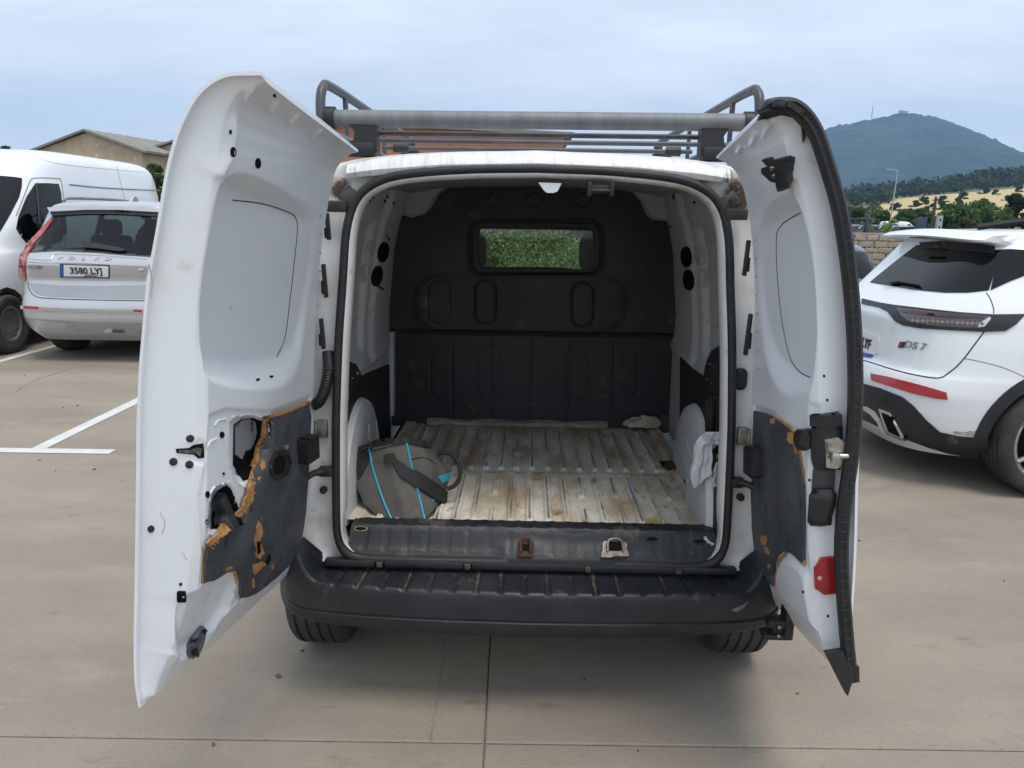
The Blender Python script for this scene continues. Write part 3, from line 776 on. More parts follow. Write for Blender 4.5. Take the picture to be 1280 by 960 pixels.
for (cx, cy, rx, ry, dep) in ((607, 377, 13, 28, .0065), (728, 380, 14, 28, .0065), (549, 377, 14, 28, .003), (551, 468, 13, 32, .002), (610, 468, 14, 34, .0025), (722, 468, 13, 34, .0025), (783, 466, 14, 34, .002), (612, 249, 10, 9, .003), (668, 249, 10, 9, .003), (730, 249, 10, 9, .003)):
    e = pl(rrect(cx - rx, cy - ry, cx + rx, cy + ry, rx * .98)); dd = sdf(BX, BZ, e)
    H += -dep * np.exp(-(dd / .0045) ** 2) + dep * .25 * sstep(.004, .016, dd)
for xx in (-.40, -.20, .0, .20, .42): H += -.003 * np.exp(-((BX - xx) / .004) ** 2) * (BZ < 1.05)
H += .004 * np.sin(BX * 9) * np.sin(BZ * 7)
bP = np.stack([BX, YB - H, BZ], -1)
cx_, cz_ = (BX[:-1, :-1] + BX[1:, 1:]) / 2, (BZ[:-1, :-1] + BZ[1:, 1:]) / 2
bulk_m = mat('black_bulkhead', (.013, .0155, .019), (.021, .023, .027), rough=.50, rough2=.66, scale=4, spots=[((.05, .049, .047), 4, .58, .2), ((.10, .07, .045), 6, .63, .12), ((.07, .07, .07), 50, .72, .05)], bump=.0008, bscale=150)
bo = grid_mesh(bP, 'bulkhead', bulk_m, van, drop=inside(cx_, cz_, wi_) , flip=False, angle=70)
bb = grid_bvh(bP, VM)
mb = MB(); mb.tube([(a, YB - .012, b) for a, b in catmull(wi_, 70, True)], .0085, 8, closed=True, up=(0, 1, 0)); mb.build('window_rubber', rubber, bo)
mb = MB(); mb.add([(a, YB - .006, b) for a, b in wi_], [tuple(range(len(wi_)))]); mb.build('bulkhead_window', clear_glass, bo, smooth=False)
for a, b in ((655, 358), (681, 358)): patch('bolt_head', black_pl, bb, ell(a, b, 3, 3, 10), bo, VM, off=.006, thick=.01, step=3)
patch('floor_clamp', mat('dark_grey_plate', (.07, .07, .075), rough=.5), bb, [(823, 524), (826, 516), (832, 519), (838, 516), (841, 524), (841, 540), (823, 540)], bo, VM, off=.02, thick=.03)
# gussets at the upper corners
for poly in ([(501, 233), (560, 232), (546, 243), (538, 258), (529, 268), (512, 272), (503, 268)], [(790, 237), (836, 240), (836, 276), (818, 275), (810, 268), (803, 252)]):
    q = [V(a, b, YB - .10) for a, b in poly]
    mb = MB(); n_ = len(q); c = sum(q, Vector()) / n_
    ri = [tuple(c + (p - c) * 1.0) for p in q]; r2 = [tuple(c + (p - c) * .8 + Vector((0, -.015, 0))) for p in q]; r3 = [tuple(p + Vector((0, .09, 0))) for p in q]
    mb.grid(np.array([r3, ri, r2]), wrap=True, flip=True); mb.add(r2, [tuple(range(n_))[::-1]]); mb.build('roof_gusset', mat('gusset_paint', (.44, .43, .43), (.36, .35, .35), rough=.5), van)
# threshold trim
tx = np.linspace(-.628, .640, 240)
rows = [(.118, .600), (.112, .611), (.08, .613), (.055, .612), (.045, .606), (.030, .582), (.018, .562), (.008, .548), (-.002, .538), (-.010, .528), (-.013, .516)]
rows = catmull(rows, 40)
TP = np.zeros((40, 240, 3)); TP[..., 0] = tx
for i, (yy, zz) in enumerate(rows):
    k = i / 39; ins = np.interp(k, [0, .35, 1], [.022, .02, .0])
    TP[i, :, 0] = tx * (1 - ins); TP[i, :, 1] = yy
    TP[i, :, 2] = zz + (.0018 * (np.sin(tx * 105) > .55) * (.10 < k < .34)) + (.0018 * (np.abs(((tx * 14) % 1) - .5) < .36) * (k > .42) * (k < .8))
    bulge = sstep(-.13, -.07, tx) * (1 - sstep(.26, .32, tx)); TP[i, :, 1] -= .010 * bulge * sstep(.5, .7, k)
    TP[i, :, 2] -= .006 * np.exp(-((tx - .16) / .05) ** 2) * (.4 < k < .8)
thr_m = mat('scuffed_black_trim', (.012, .014, .018), (.024, .026, .030), rough=.4, rough2=.6, scale=7, spots=[((.13, .115, .092), 6, .56, .18), ((.20, .19, .17), 70, .70, .06), ((.22, .13, .05), 13, .75, .05)], stretch=(1.4, 1, 1), bump=.001, bscale=90)
tho = grid_mesh(TP, 'threshold_trim', thr_m, van, flip=False, angle=35); thb = grid_bvh(TP, VM)
for cx, m_, rw in ((657, rusty, 10), (768, galv, 15)):
    poly = rrect(cx - rw, 677, cx + rw, 697, 4)
    pt = patch('striker_plate', m_, thb, poly, tho, VM, off=.012, thick=.02, step=5)
    patch('striker_hole', dark, thb, rrect(cx - rw * .66, 678 if rw > 12 else 682, cx + rw * .66, 690, 2), pt, VM, off=.0145, thick=.004, step=4)
    line_on('striker_loop', m_, thb, [(cx - rw * .6, 692), (cx - rw * .6, 680), (cx - rw * .3, 675), (cx + rw * .3, 675), (cx + rw * .6, 680), (cx + rw * .6, 692)], .005, pt, VM, off=.02, smooth=24)
    if m_ is galv: patch('striker_lip', galv, thb, [(cx - 16, 691), (cx + 16, 691), (cx + 17, 697), (cx - 17, 697)], pt, VM, off=.018, thick=.01, step=4)
for a, b in ((451, 661), (874, 677), (815, 674)):
    patch('drain_recess', dark, thb, ell(a, b, 8, 2.6, 14), tho, VM, off=.001, thick=.003, step=4)
    line_on('drain_rim', galv if a < 500 else thr_m, thb, ell(a, b, 8, 2.8, 16), .0025, tho, VM, off=.001, closed=True)
patch('peeled_label', mat('cream_paper', (.60, .56, .44), rough=.8), thb, [(879, 672), (882, 670), (886, 676), (893, 680), (890, 682), (882, 678)], tho, VM, off=.003, thick=.003, step=3)
# ------------------------------------------------------------------ rear bumper
half = [(0, -.135), (.35, -.126), (.64, -.100), (.78, -.060), (.85, .03), (.895, .17), (.912, .30), (.915, .42)]
hp_ = catmull(half, 60); l_ = hp_[1:][::-1].copy(); l_[:, 0] *= -1
PLN = resample(np.vstack([l_, hp_]), 420)
tn = np.gradient(PLN, axis=0); nn2 = np.stack([tn[:, 1], -tn[:, 0]], 1); nn2 /= np.linalg.norm(nn2, axis=1)[:, None]
prf = catmull([(-.135, .474), (-.10, .473), (-.05, .470), (-.010, .466), (.003, .461), (.009, .450), (.012, .42), (.013, .372)], 40).tolist() + \
      [(.008, .368), (.008, .364), (.015, .360), (.014, .335), (.006, .312), (-.012, .298), (-.06, .290), (-.14, .292)]
BP = np.zeros((len(prf), len(PLN), 3)); ax_ = np.abs(PLN[:, 0])
corner = sstep(.70, .84, ax_)
for i, (o_, z_) in enumerate(prf):
    top = sstep(.42, .473, z_)
    BP[i, :, :2] = PLN + nn2 * (o_ * (1 - .75 * corner * (o_ < -.02)))[:, None] if np.ndim(o_) else PLN + nn2 * o_
    shrink = np.where((o_ < -.02), (1 - .85 * corner), 1.0)
    BP[i, :, :2] = PLN + nn2 * (o_ * shrink)[:, None]
    rbs = -.006 * sstep(-.55, -.9, np.sin(PLN[:, 0] * 2 * math.pi / .078)) * (ax_ < .66) * sstep(.452, .464, z_) * (1 - sstep(.4725, .4738, z_))
    BP[i, :, 2] = z_ + rbs + top * corner * .15 + sstep(.0, .8, ax_) * .012 * (z_ < .33)
zz_ = BP[..., 2]; xg = np.broadcast_to(PLN[:, 0], zz_.shape); rb = np.sin(xg * 2 * math.pi / .078)
bw = ((.30 + .14 * sstep(.456, .470, zz_)) * sstep(-.70, -.98, rb) + .10 + .16 * np.sin(xg * 23 + 2) * np.sin(xg * 7)) * (np.abs(xg) < .68) * sstep(.448, .456, zz_) * (1 - sstep(.505, .52, zz_)); bw += .35 * np.exp(-((zz_ - .366) / .004) ** 2)
bum = grid_mesh(BP, 'rear_bumper', dusty_pl, van, flip=False, angle=40, attr=bw); bumb = grid_bvh(BP, VM)
for x0, x1, px0 in ((408, 470, 0), (482, 580, 0), (590, 730, 0), (738, 842, 0), (850, 918, 0)):
    a = V(x0, 714 + (x0 - 660) * .02, -.0); b = V(x1, 714 + (x1 - 660) * .02, -.0)
    mb = MB(); mb.box(((a.x + b.x) / 2, -.012, .500), (b.x - a.x, .030, .026), .006); mb.build('sill_rubbing_strip', dusty_pl, van)
for xx in (476, 585, 734, 846):
    a = V(xx, 714 + (xx - 660) * .02, -.0); mb = MB(); mb.box((a.x, -.014, .498), (.022, .03, .02), .004); mb.tube([(a.x, -.024, .500), (a.x, -.036, .500)], .006, 8); mb.build('bumper_clip', mat('rusty_clip', (.10, .075, .055), rough=.8), van)
patch('bumper_scuff', mat('pale_scuff', (.22, .21, .20), (.06, .06, .06), rough=.7, scale=60), bumb, [(914, 762), (928, 756), (936, 751), (930, 760), (920, 765)], bum, VM, off=.0012, thick=.002, step=3)
# jamb details: hinges, check straps, grommet, cable hose
fr = grid_bvh(np.array([np.vstack([q, q[:1]]) for q in rings]), VM)
for sx, hx_, hy_ in ((-1, 403, 536), (1, 928, 545)):
    p = V(hx_, hy_, .02)
    mb = MB(); mb.box((p.x, p.y, p.z), (.035, .02, .06), .004); mb.tube([(p.x + sx * .02, p.y - .012, p.z - .025), (p.x + sx * .02, p.y - .012, p.z + .025)], .008, 10)
    h_ = mb.build('hinge', galv, van)
    p = V(403 if sx < 0 else 925, 592 if sx < 0 else 606, .0)
    mb = MB(); pth = [(p.x - sx * .02, .0, p.z + .01), (p.x + sx * .02, -.035, p.z + .012), (p.x + sx * .055, -.06, p.z - .01)]
    mb.tube(catmull(pth, 10), [.013] * 4 + [.011] * 6, 8); mb.box((p.x - sx * .015, -.005, p.z + .01), (.05, .03, .035), .008); mb.build('check_strap', black_pl, van)
    p = V(404 if sx < 0 else 926, 613 if sx < 0 else 622, .015)
    mb = MB(); mb.lathe([(.013, 0), (.012, .012), (.001, .014)], (p.x, p.y + .008, p.z), (0, -1, 0), 14); mb.build('plug', black_pl, van)
p = V(926, 474, .02); mb = MB(); mb.prism(rrect(-.020, -.036, .020, .036, .019), lambda a, b, d: Vector((p.x + a, p.y + .01 - d, p.z + b)), .018, bev=.005); mb.build('grommet', black_pl, van)
hose = [V(410, 440, .02), V(411, 458, .0), V(409, 475, -.01), V(405, 490, -.012), V(399, 502, -.02), V(390, 508, -.03)]
hp2 = catmull([tuple(q) for q in hose], 60)
mb = MB(); mb.tube(hp2, [.017 + (.0025 if (i // 1) % 2 else 0) if i > 14 else .019 for i in range(60)], 10); mb.build('cable_hose', black_pl, van)
for xx, y0, y1 in ((410, 266, 300), (406, 330, 372), (403, 398, 436), (933, 300, 345), (935, 392, 444)):
    a, b = V(xx, y0, .012), V(xx, y1, .012); c = (a + b) / 2
    mb = MB(); mb.box((c.x, c.y, c.z), (.011, .022, abs(a.z - b.z)), .003, (0, R(3 if c.x > 0 else -3), 0)); mb.box((c.x + (.006 if c.x > 0 else -.006), c.y + .004, c.z - .02), (.012, .02, abs(a.z - b.z) * .4), .003); mb.build('jamb_rubber', black_pl, van)
for xx, yy in ((437, 245), (912, 252)):                       # black blobs at the upper hinges
    p = V(xx, yy, .09); mb = MB(); mb.box((p.x, p.y, p.z), (.06, .02, .05), .012, (0, R(35 if xx < 600 else -35), 0)); mb.build('upper_bumper_stop', mat('dirty_grey_stop', (.10, .095, .09), rough=.7), van)
for xx, yy in ((420, 258), (920, 268)):
    p = V(xx, yy, .05); mb = MB(); mb.box((p.x, p.y, p.z), (.07, .03, .035), .006); mb.build('upper_hinge', mat('hinge_black', (.03, .03, .032), rough=.5), van)
# leaf litter and rust dirt caught in the upper right hinge corner
mb = MB(); q = random.Random(5)
for cx, cy, n_ in ((919, 240, 26), (917, 256, 30), (425, 232, 8)):
    for k in range(n_):
        p = V(cx + q.gauss(0, 5), cy + q.gauss(0, 6), .075 + q.uniform(-.012, .01))
        mb.box(p, (q.uniform(.004, .012), .002, q.uniform(.002, .006)), 0, (q.uniform(0, 3), q.uniform(0, 3), q.uniform(0, 3)))
o = mb.build('dirt_litter', mat('leaf_dirt', (.12, .08, .045), (.05, .04, .03), rough=.95, scale=60), van, smooth=False); o['kind'] = 'stuff'
# lintel parts
p = [V(a, b, .085) for a, b in ((673, 228), (702, 229), (697, 239), (692, 241), (684, 241), (680, 238))]
mb = MB(); mb.grid(np.array([[tuple(v + Vector((0, .03, 0))) for v in p], [tuple(v) for v in p]]), wrap=True); mb.add([tuple(v) for v in p], [tuple(range(6))[::-1]]); mb.build('lintel_bracket', white, van)
p = V(750, 237, .09); mb = MB(); mb.box((p.x, p.y, p.z), (.075, .04, .03), .005); mb.box((p.x - .035, p.y - .01, p.z), (.014, .045, .045), .004); mb.box((p.x + .035, p.y - .01, p.z), (.014, .045, .045), .004)
mb.tube([(p.x - .03, p.y - .025, p.z - .004), (p.x + .03, p.y - .025, p.z - .004)], .006, 8); mb.build('latch_striker', black_pl, van)

# ================================================================== rear doors
def build_door(name, label, hinge, udir, U, uK, pairs, recess, wallw, panel_th, sgn, features=(), grooves=(), R_=420, C_=300, rim=0.05, lipw=0.014):
    """sheet-metal door: outer skin lofted between hinge edge and free edge, inner pressing at varying depth from it"""
    door = bpy.data.objects.new(name, None)
    h = Vector((*hinge, 0)); u = Vector((*udir, 0)).normalized(); n = Vector((-u.y, u.x, 0)) * sgn        # n points to the inner side
    L, K, TH = [], [], []
    k0 = len(pairs)
    for i, (lp, kp, th, _) in enumerate(pairs):
        pL = hit_plane(*lp, h + u * U, u); pK = hit_plane(*kp, h + u * uK(i / (k0 - 1)), u)
        L.append(tuple(pL)); K.append(tuple(pK)); TH.append(th)
    tt = np.linspace(0, 1, R_)
    Lc, Kc = catmull(L, R_), catmull(K, R_)
    ki = np.linspace(0, 1, k0); th = np.interp(tt, ki, TH)
    hk = np.interp(tt, ki, [p[3] for p in pairs])
    # even spacing along the free edge
    s = np.r_[0, np.cumsum(np.linalg.norm(np.diff(Lc, axis=0), axis=1))]; e = np.linspace(0, s[-1], R_); ti = np.interp(e, s, tt)
    rs_ = lambda A: np.stack([np.interp(ti, tt, A[:, q]) for q in range(3)], 1)
    Lc, Kc = rs_(Lc), rs_(Kc); th = np.interp(ti, tt, th); hk = np.interp(ti, tt, hk)
    nv, uv = np.array(n), np.array(u)
    tg = np.gradient((Lc + Kc) / 2, axis=0); tn_, tw_ = tg @ nv, tg[:, 2]
    ln = np.hypot(tn_, tw_) + 1e-9
    NV = (tw_ / ln)[:, None] * nv - (tn_ / ln)[:, None] * np.array([0, 0, 1.0])
    for _ in range(3): NV[1:-1] = (NV[:-2] + NV[1:-1] * 2 + NV[2:]) / 4
    NV /= np.linalg.norm(NV, axis=1)[:, None]
    Wd = np.linalg.norm(Lc - Kc, axis=1).mean(); Ht = s[-1]
    ss = np.r_[np.linspace(0, 1 - .075 / Wd, C_ - 90), np.linspace(1 - .075 / Wd, 1, 91)[1:]]; C = len(ss)
    Ko = Kc - NV * hk[:, None]
    O = Ko[:, None, :] * (1 - ss[None, :, None]) + Lc[:, None, :] * ss[None, :, None]
    bow = .018 * np.sin(np.clip(ss, 0, 1) * math.pi); O = O - NV[:, None, :] * bow[None, :, None] * np.minimum(1, th / .1)[:, None, None]
    de = (1 - ss) * Wd                                           # distance from the free edge
    e1 = .75 * sstep(0, .02, de - lipw) + .25 * sstep(.0, .045, de - lipw)
    ba = hk[:, None] * (1 - sstep(0, .75, ss))[None] + th[:, None] * sstep(0, .75, ss)[None] + bow[None, :] * np.minimum(1, th / .1)[:, None]
    T = .007 + (ba - .007) * e1[None]
    hs = sstep(-.002, .014, ss * Wd); T = .004 + (T - .004) * (.25 + .75 * hs)[None]
    eg = sstep(0, .022, (np.arange(R_) / (R_ - 1)) * Ht); T = .005 + (T - .005) * eg[:, None]
    base = O + NV[:, None, :] * T[..., None]
    bv0 = grid_bvh(base)
    SX, SY = np.meshgrid(ss * Wd, np.linspace(0, Ht, R_))
    def to_st(poly):
        o_ = []
        for a, b in poly:
            oo, d = ray(a, b); hit = bv0.ray_cast(oo, d)
            if hit[0] is None:
                hp = bv0.find_nearest(hit_plane(a, b, h + n * .06, n)); idx = hp[2]
            else: idx = hit[2]
            o_.append((SX[idx // (C - 1), idx % (C - 1)], SY[idx // (C - 1), idx % (C - 1)]))
        return o_
    rp = to_st(recess); rp = catmull(rp, 60, True); dist = sdf(SX, SY, rp)
    tgt = panel_th + bow[None, :]
    T = T + (np.minimum(T, tgt) - T) * sstep(0, 1, np.clip(dist / wallw, 0, 1))
    for poly, dep, wdt, smo in features:
        q = to_st(poly); q = catmull(q, smo, True) if smo else q
        dd = sdf(SX, SY, q); T = T + dep * sstep(-wdt / 2, wdt / 2, dd)
    for line, dep, wdt in grooves:
        q = to_st(line); q = catmull(q, 30) if len(q) > 2 else q
        dd = seg_dist(SX, SY, q, False); T = T + dep * np.exp(-(dd / wdt) ** 2)
    T = np.maximum(T, .004)
    I = O + NV[:, None, :] * T[..., None]
    VIm = np.array(VI); loc = lambda A: A @ VIm[:3, :3].T + VIm[:3, 3]
    Il, Ol = loc(I), loc(O)
    flip = sgn < 0
    d_ob = grid_mesh(Il, name, door_white, van, flip=flip, angle=65)
    if label: d_ob['label'] = label
    bvh = grid_bvh(I)
    st_ = 6; ri = np.r_[np.arange(0, R_ - 1, st_), R_ - 1]; ci = np.r_[np.arange(0, C - 1, st_), C - 1]
    mo = MB(); mo.grid(Ol[np.ix_(ri, ci)], flip=not flip)
    b = np.concatenate([np.stack([np.full(R_, 0), np.arange(R_)])[[1, 0]].T]) 
    per = [(i, 0) for i in range(R_)] + [(R_ - 1, j) for j in range(1, C)] + [(i, C - 1) for i in range(R_ - 2, -1, -1)] + [(0, j) for j in range(C - 2, 0, -1)]
    a = np.array([Il[i, j] for i, j in per]); b_ = np.array([Ol[i, j] for i, j in per])
    mo.grid(np.array([a, b_]), wrap=True, flip=flip)
    bpy.data.objects.remove(door)
    mo.build('outer_skin', white, d_ob, angle=50)
    return d_ob, bvh, dict(h=h, u=u, n=n, U=U, base=bv0)

def noz(pts, amp, n, seed=1, closed=False):
    q = random.Random(seed); P = resample(pts, n, closed)
    return [(a + q.uniform(-amp, amp), b + q.uniform(-amp, amp)) for a, b in P]

# ---- left door
pairsL = [((173, 884), (364, 716), .02, .02), ((168, 850), (372, 702), .05, .03), ((167, 800), (379, 682), .095, .04), ((168, 740), (385, 660), .125, .045), ((169, 680), (388, 630), .14, .05),
          ((170, 600), (391, 590), .145, .05), ((170.5, 540), (394, 545), .14, .05), ((173, 470), (395, 480), .13, .05), ((177, 419), (396, 420), .12, .05), ((184, 348), (399, 360), .115, .05),
          ((195, 285), (404, 310), .11, .05), ((206, 218), (411, 262), .10, .05), ((215, 181), (417, 232), .095, .045), ((224, 155), (421, 215), .09, .04), ((240, 124), (427, 205), .075, .03),
          ((258, 104), (434, 198), .058, .022), ((284, 91), (441, 193), .035, .014), ((325, 89), (448, 191), .012, .008)]
hL = VM @ Vector((-.68, .0, 0)); fL = Vector((-.795, 1.57, 0))
uL = (fL - Vector((hL.x, hL.y, 0)))
recL = [(300, 213), (330, 222), (374, 245), (392, 258), (398, 280), (394, 325), (386, 380), (379, 428), (372, 462), (350, 486), (300, 487), (262, 476), (250, 450), (243, 400), (244, 350), (252, 300), (266, 245), (280, 222)]
holeA = [(290, 529), (300, 522), (316, 520), (327, 524), (338, 521), (340, 560), (330, 590), (318, 600), (303, 605), (289, 583)]
holeB = [(266, 622), (272, 611), (284, 604), (291, 612), (297, 632), (300, 650), (280, 662), (262, 664)]
featL = [(holeA, -.050, .006, 0), (holeB, -.050, .006, 0),
         ([(262, 520), (282, 512), (340, 512), (388, 495), (390, 620), (372, 700), (302, 752), (294, 742), (290, 716), (272, 722), (250, 732), (250, 620)], -.006, .012, 0),
         ([(222, 775), (240, 745), (280, 718), (292, 716), (292, 742), (270, 780), (240, 810), (225, 820)], -.022, .03, 30),
         ([(216, 556), (250, 548), (262, 560), (256, 580), (216, 574)], -.004, .01, 0)]
grL = [([(292, 150), (287, 190), (272, 215)], .012, .012), ([(345, 128), (340, 136)], .008, .008), ([(372, 143), (364, 152)], .008, .008), ([(400, 162), (392, 172)], .008, .008), ([(315, 110), (308, 122)], .008, .008),
       ([(222, 850), (244, 820), (300, 782), (345, 745)], .006, .01)]
dl, dlb, dli = build_door('rear_door', 'wider rear door on the left with a torn black inner panel', (hL.x, hL.y), (uL.x, uL.y), uL.length, lambda t: .06 * float(sstep(.5, 1, t)), pairsL, recL, .055, .046, -1 * -1, featL, grL)
def dpatch(nm, m_, bv, poly, par, **k): return patch(nm, m_, bv, poly, par, VM, **k)
weld_m = mat('weld_shade', (.50, .52, .54), (.42, .43, .44), rough=.5)
# small openings and plugs
for a, b, rx, ry in ((291, 190, 3.2, 6.5), (322, 204, 3.2, 6.5), (288, 165, 1.6, 3), (343, 119, 2, 1.4), (322, 475, 2.4, 1.3), (339, 471, 2.4, 1.3), (238, 548, 5, 4.6), (217, 577, 5, 4.8), (237, 580.5, 5, 4.8), (277, 543.5, 2.6, 4),
                     (189, 661, 4.2, 4.4), (226, 730, 1.8, 1.8), (259, 618, 2.4, 4.2), (258, 652, 1.6, 3), (279, 592, 1.2, 1.6), (304, 533, 1.5, 2)):
    dpatch('rubber_plug' if rx > 4 else 'panel_hole', black_pl if rx > 4 else dark, dlb, ell(a, b, rx, ry, 16), dl, off=.0025, thick=.006, step=3, dome=.002 if rx > 4 else 0)
dpatch('latch_slot', dark, dlb, [(220, 561), (236, 560), (242, 556), (254, 554), (255, 572), (248, 573), (242, 568), (221, 566)], dl, off=.0015, thick=.004, step=4)
dpatch('latch_slot', mat('greasy_steel', (.05, .05, .05), (.25, .25, .24), rough=.35, metal=.6, scale=90), dlb, [(224, 562.5), (238, 562), (246, 559), (252, 560), (250, 570), (244, 566), (226, 565)], dl, off=.004, thick=.002, step=4)
dpatch('panel_hole', dark, dlb, rrect(221.5, 738.5, 232.5, 752.5, 2), dl, off=.0025, thick=.006, step=4)
for hp_, nm in ((holeA, 'cavity_shade'), (holeB, 'cavity_shade')):
    c = np.mean(hp_, 0); q = [tuple(c + (np.array(p) - c) * .93) for p in hp_]
    dpatch(nm, dark, dlb, q, dl, off=.003, thick=.004, step=4)  # dark patch paints the shade inside the white door pocket
dpatch('cavity_inset', mat('dim_cavity_back', (.30, .31, .32), rough=.6), dlb, [(292, 532), (301, 525), (314, 523), (320, 527), (322, 540), (318, 556), (314, 561), (304, 563), (300, 574), (292, 568)], dl, off=.006, thick=.004, step=4)  # grey patch paints the less shaded upper back of the cavity
dpatch('cavity_inset', mat('cavity_bottle', (.03, .033, .036), rough=.35), dlb, [(267, 625), (273, 613), (284, 612), (292, 632), (298, 652), (283, 660), (266, 660)], dl, off=.02, thick=.012, step=4, dome=.012)
# fixed blank (the outer skin seen through the recess) and its bead
line_on('glazing_bead', ink, dlb, [(290, 250), (329, 255), (362, 266), (370, 274), (371.5, 288), (368, 325), (362, 378), (356, 422), (346, 446)], .0015, dl, VM, smooth=40)
for q_, nm_ in ((holeA, 'rolled_lip'), (holeB, 'rolled_lip')):
    line_on(nm_, door_white, dlb, [tuple(np.mean(q_, 0) + (np.array(p) - np.mean(q_, 0)) * 1.06) for p in q_], .0022, dl, VM, smooth=60, closed=True)
for q_ in ([(258, 560), (263, 552), (271, 548)], [(268, 608), (262, 618), (262, 632)], [(268, 532), (272, 526), (282, 524)]): line_on('pressed_bead', door_white, dlb, q_, .003, dl, VM, smooth=14)
# hardboard trim, torn
trimL = [(384, 502), (360, 512), (345, 517), (334, 520)] + noz([(332, 530), (331, 540), (322, 565), (313, 597), (306, 616), (297, 639), (281, 661), (264, 673), (255, 680)], 1.8, 34, 3) + \
        [(253, 700), (252, 730), (262, 725), (270, 719), (283, 711), (290, 710), (294, 716), (297, 728), (299, 749), (320, 738), (342, 721), (358, 706), (368, 692), (375, 668), (379, 640), (381, 610), (384, 560), (385.5, 520)]
tp = dpatch('trim_panel', hardboard, dlb, trimL, dl, off=.010, thick=.006, step=6, jit=.0004)
tb = obj_bvh(tp, VM)
ed1 = noz([(334.5, 519), (333.5, 534), (325, 561), (315, 597), (309, 616), (299, 640), (283, 662), (265, 675), (256, 683)], 1.3, 30, 9); ed2 = noz([(331.5, 522), (328.5, 540), (320, 563), (311, 596), (304, 615), (295, 637), (279.5, 658), (262, 670), (253.5, 678)], 1.4, 30, 4)
ed1 = [(a + q, b) for (a, b), q in zip(ed1, np.abs(np.interp(np.arange(30), [0, 4, 7, 9, 12, 14, 17, 19, 22, 25, 29], [0, 2, 1, 4, .5, 1.5, 6, 2, .5, 2, 0])))]
dpatch('torn_edge', fibre, dlb, ed1 + ed2[::-1], dl, off=.012, thick=.006, step=4, jit=.0012)
mbf = MB(); qf_ = random.Random(12); ctr_ = resample([(334, 520), (331, 545), (322, 568), (313, 598), (304, 620), (295, 640), (280, 660), (264, 672), (255, 681)], 130)
for (a, b), (p_, n_, d_) in zip(ctr_, surf_pts(dlb, [(a + qf_.uniform(-3, 5), b + qf_.uniform(-3, 3)) for a, b in ctr_], off=.013)):
    c_ = VI @ p_; d1 = (VI.to_3x3() @ (dli['u'] * qf_.uniform(-1, 1) + Vector((0, 0, qf_.uniform(-1, .6))) + n_ * qf_.uniform(.1, .8))).normalized()
    L1 = qf_.uniform(.004, .013); mbf.tube([tuple(c_ - d1 * L1 * .4), tuple(c_ + d1 * L1 * .2), tuple(c_ + d1 * L1 * .6)], [.0009, .0012, .0003], 4)
o = mbf.build('frayed_fibres', fibre, tp); o['kind'] = 'stuff'
for pl_ in ([(384, 500.5), (360, 510), (345, 515), (333, 519), (334, 522), (346, 518.5), (361, 513.5), (385, 503.5)], ):
    dpatch('torn_edge', fibre, dlb, pl_, dl, off=.0115, thick=.006, step=4)
for k, (pts) in enumerate(([(322, 650), (327, 656), (328, 668), (324, 676), (327, 684), (330, 690), (324, 700), (319, 694), (320, 684), (317, 676), (320, 664)], [(316, 706), (328, 702), (333, 705), (326, 711), (318, 719), (315, 714)],
                        [(326, 574), (331, 577), (331, 586), (327, 588), (325, 582)], [(340, 705), (343, 707), (341, 713), (338, 710)], [(356, 556), (361, 557), (358, 562), (355, 561)], [(320, 598), (326, 596), (324, 601)], [(315, 722), (318, 724), (317, 735), (315, 733)], [(297, 738), (301, 744), (299, 750)], [(291, 709), (295, 716), (298, 730), (296, 731), (292, 718)], [(281, 711), (290, 707.5), (291, 710), (283, 714)], [(252, 682), (254.5, 682), (254, 729), (251, 731)])):
    dpatch('torn_spot', fibre, tb, noz(pts, .6, 22, k, True), tp, off=.0015, thick=.003, step=3, jit=.0006)
for pts in ([(320, 678), (324, 676), (325, 690), (321, 693)], [(334, 696), (337, 692), (338, 699), (334, 706), (331, 703)]):
    dpatch('torn_hole', dark, tb, pts, tp, off=.003, thick=.003, step=3)
line_on('scratch', fibre, tb, [(326, 644), (328, 652)], .0012, tp, VM); line_on('scratch', fibre, tb, [(306, 650), (309, 640), (311, 636)], .0010, tp, VM)
line_on('scratch', mat('pale_scratch', (.12, .125, .13), rough=.6), tb, [(345, 640), (360, 610), (368, 590)], .0008, tp, VM)
# grab cup and pull block
cup = dpatch('grab_cup', black_pl, tb, ell(349, 581, 12, 17.5, 28, 14), tp, off=.004, thick=.006, step=4)
line_on('cup_rim', black_pl, tb, ell(349, 581, 11.5, 17, 32, 14), .006, cup, VM, off=.004, closed=True)
dpatch('cup_hollow', dark, tb, ell(347, 581, 7.5, 12, 22, 14), cup, off=.0055, thick=.002, step=4)
dpatch('pull_handle', black_pl, tb, [(371, 550), (386, 542), (388, 570), (373, 580)], tp, off=.032, thick=.034, step=6, dome=.006)
# lower catch
ct = dpatch('lower_catch', mat('catch_steel', (.20, .22, .25), (.08, .09, .10), rough=.4, metal=.6, scale=30), dlb, [(233, 805), (238, 796), (248, 783), (253, 782), (254, 793), (249, 806), (243, 818), (236, 823), (233, 818)], dl, off=.012, thick=.014, step=4)
for a, b in ((251, 788), (238, 800), (239, 814)): dpatch('bolt_head', black_pl, dlb, ell(a, b, 2.6, 3.2, 10), ct, off=.019, thick=.01, step=3)
0 and dpatch('rubber_foot', black_pl, dlb, [(249, 814), (262, 816), (263, 820), (252, 821)], dl, off=.03, thick=.02, step=4)
q_ = random.Random(31)
for a, b in [(405 - .012 * (y - 250), y) for y in range(270, 500, 23)] + [(380 - .02 * (y - 500) , y) for y in ()]:
    dpatch('weld_dimple', mat('weld_shade', (.60, .63, .66), rough=.5) if a > 1e9 else weld_m, dlb, ell(a - 4, b, 1.5, 1.9, 8), dl, off=.0006, thick=.002, step=3)
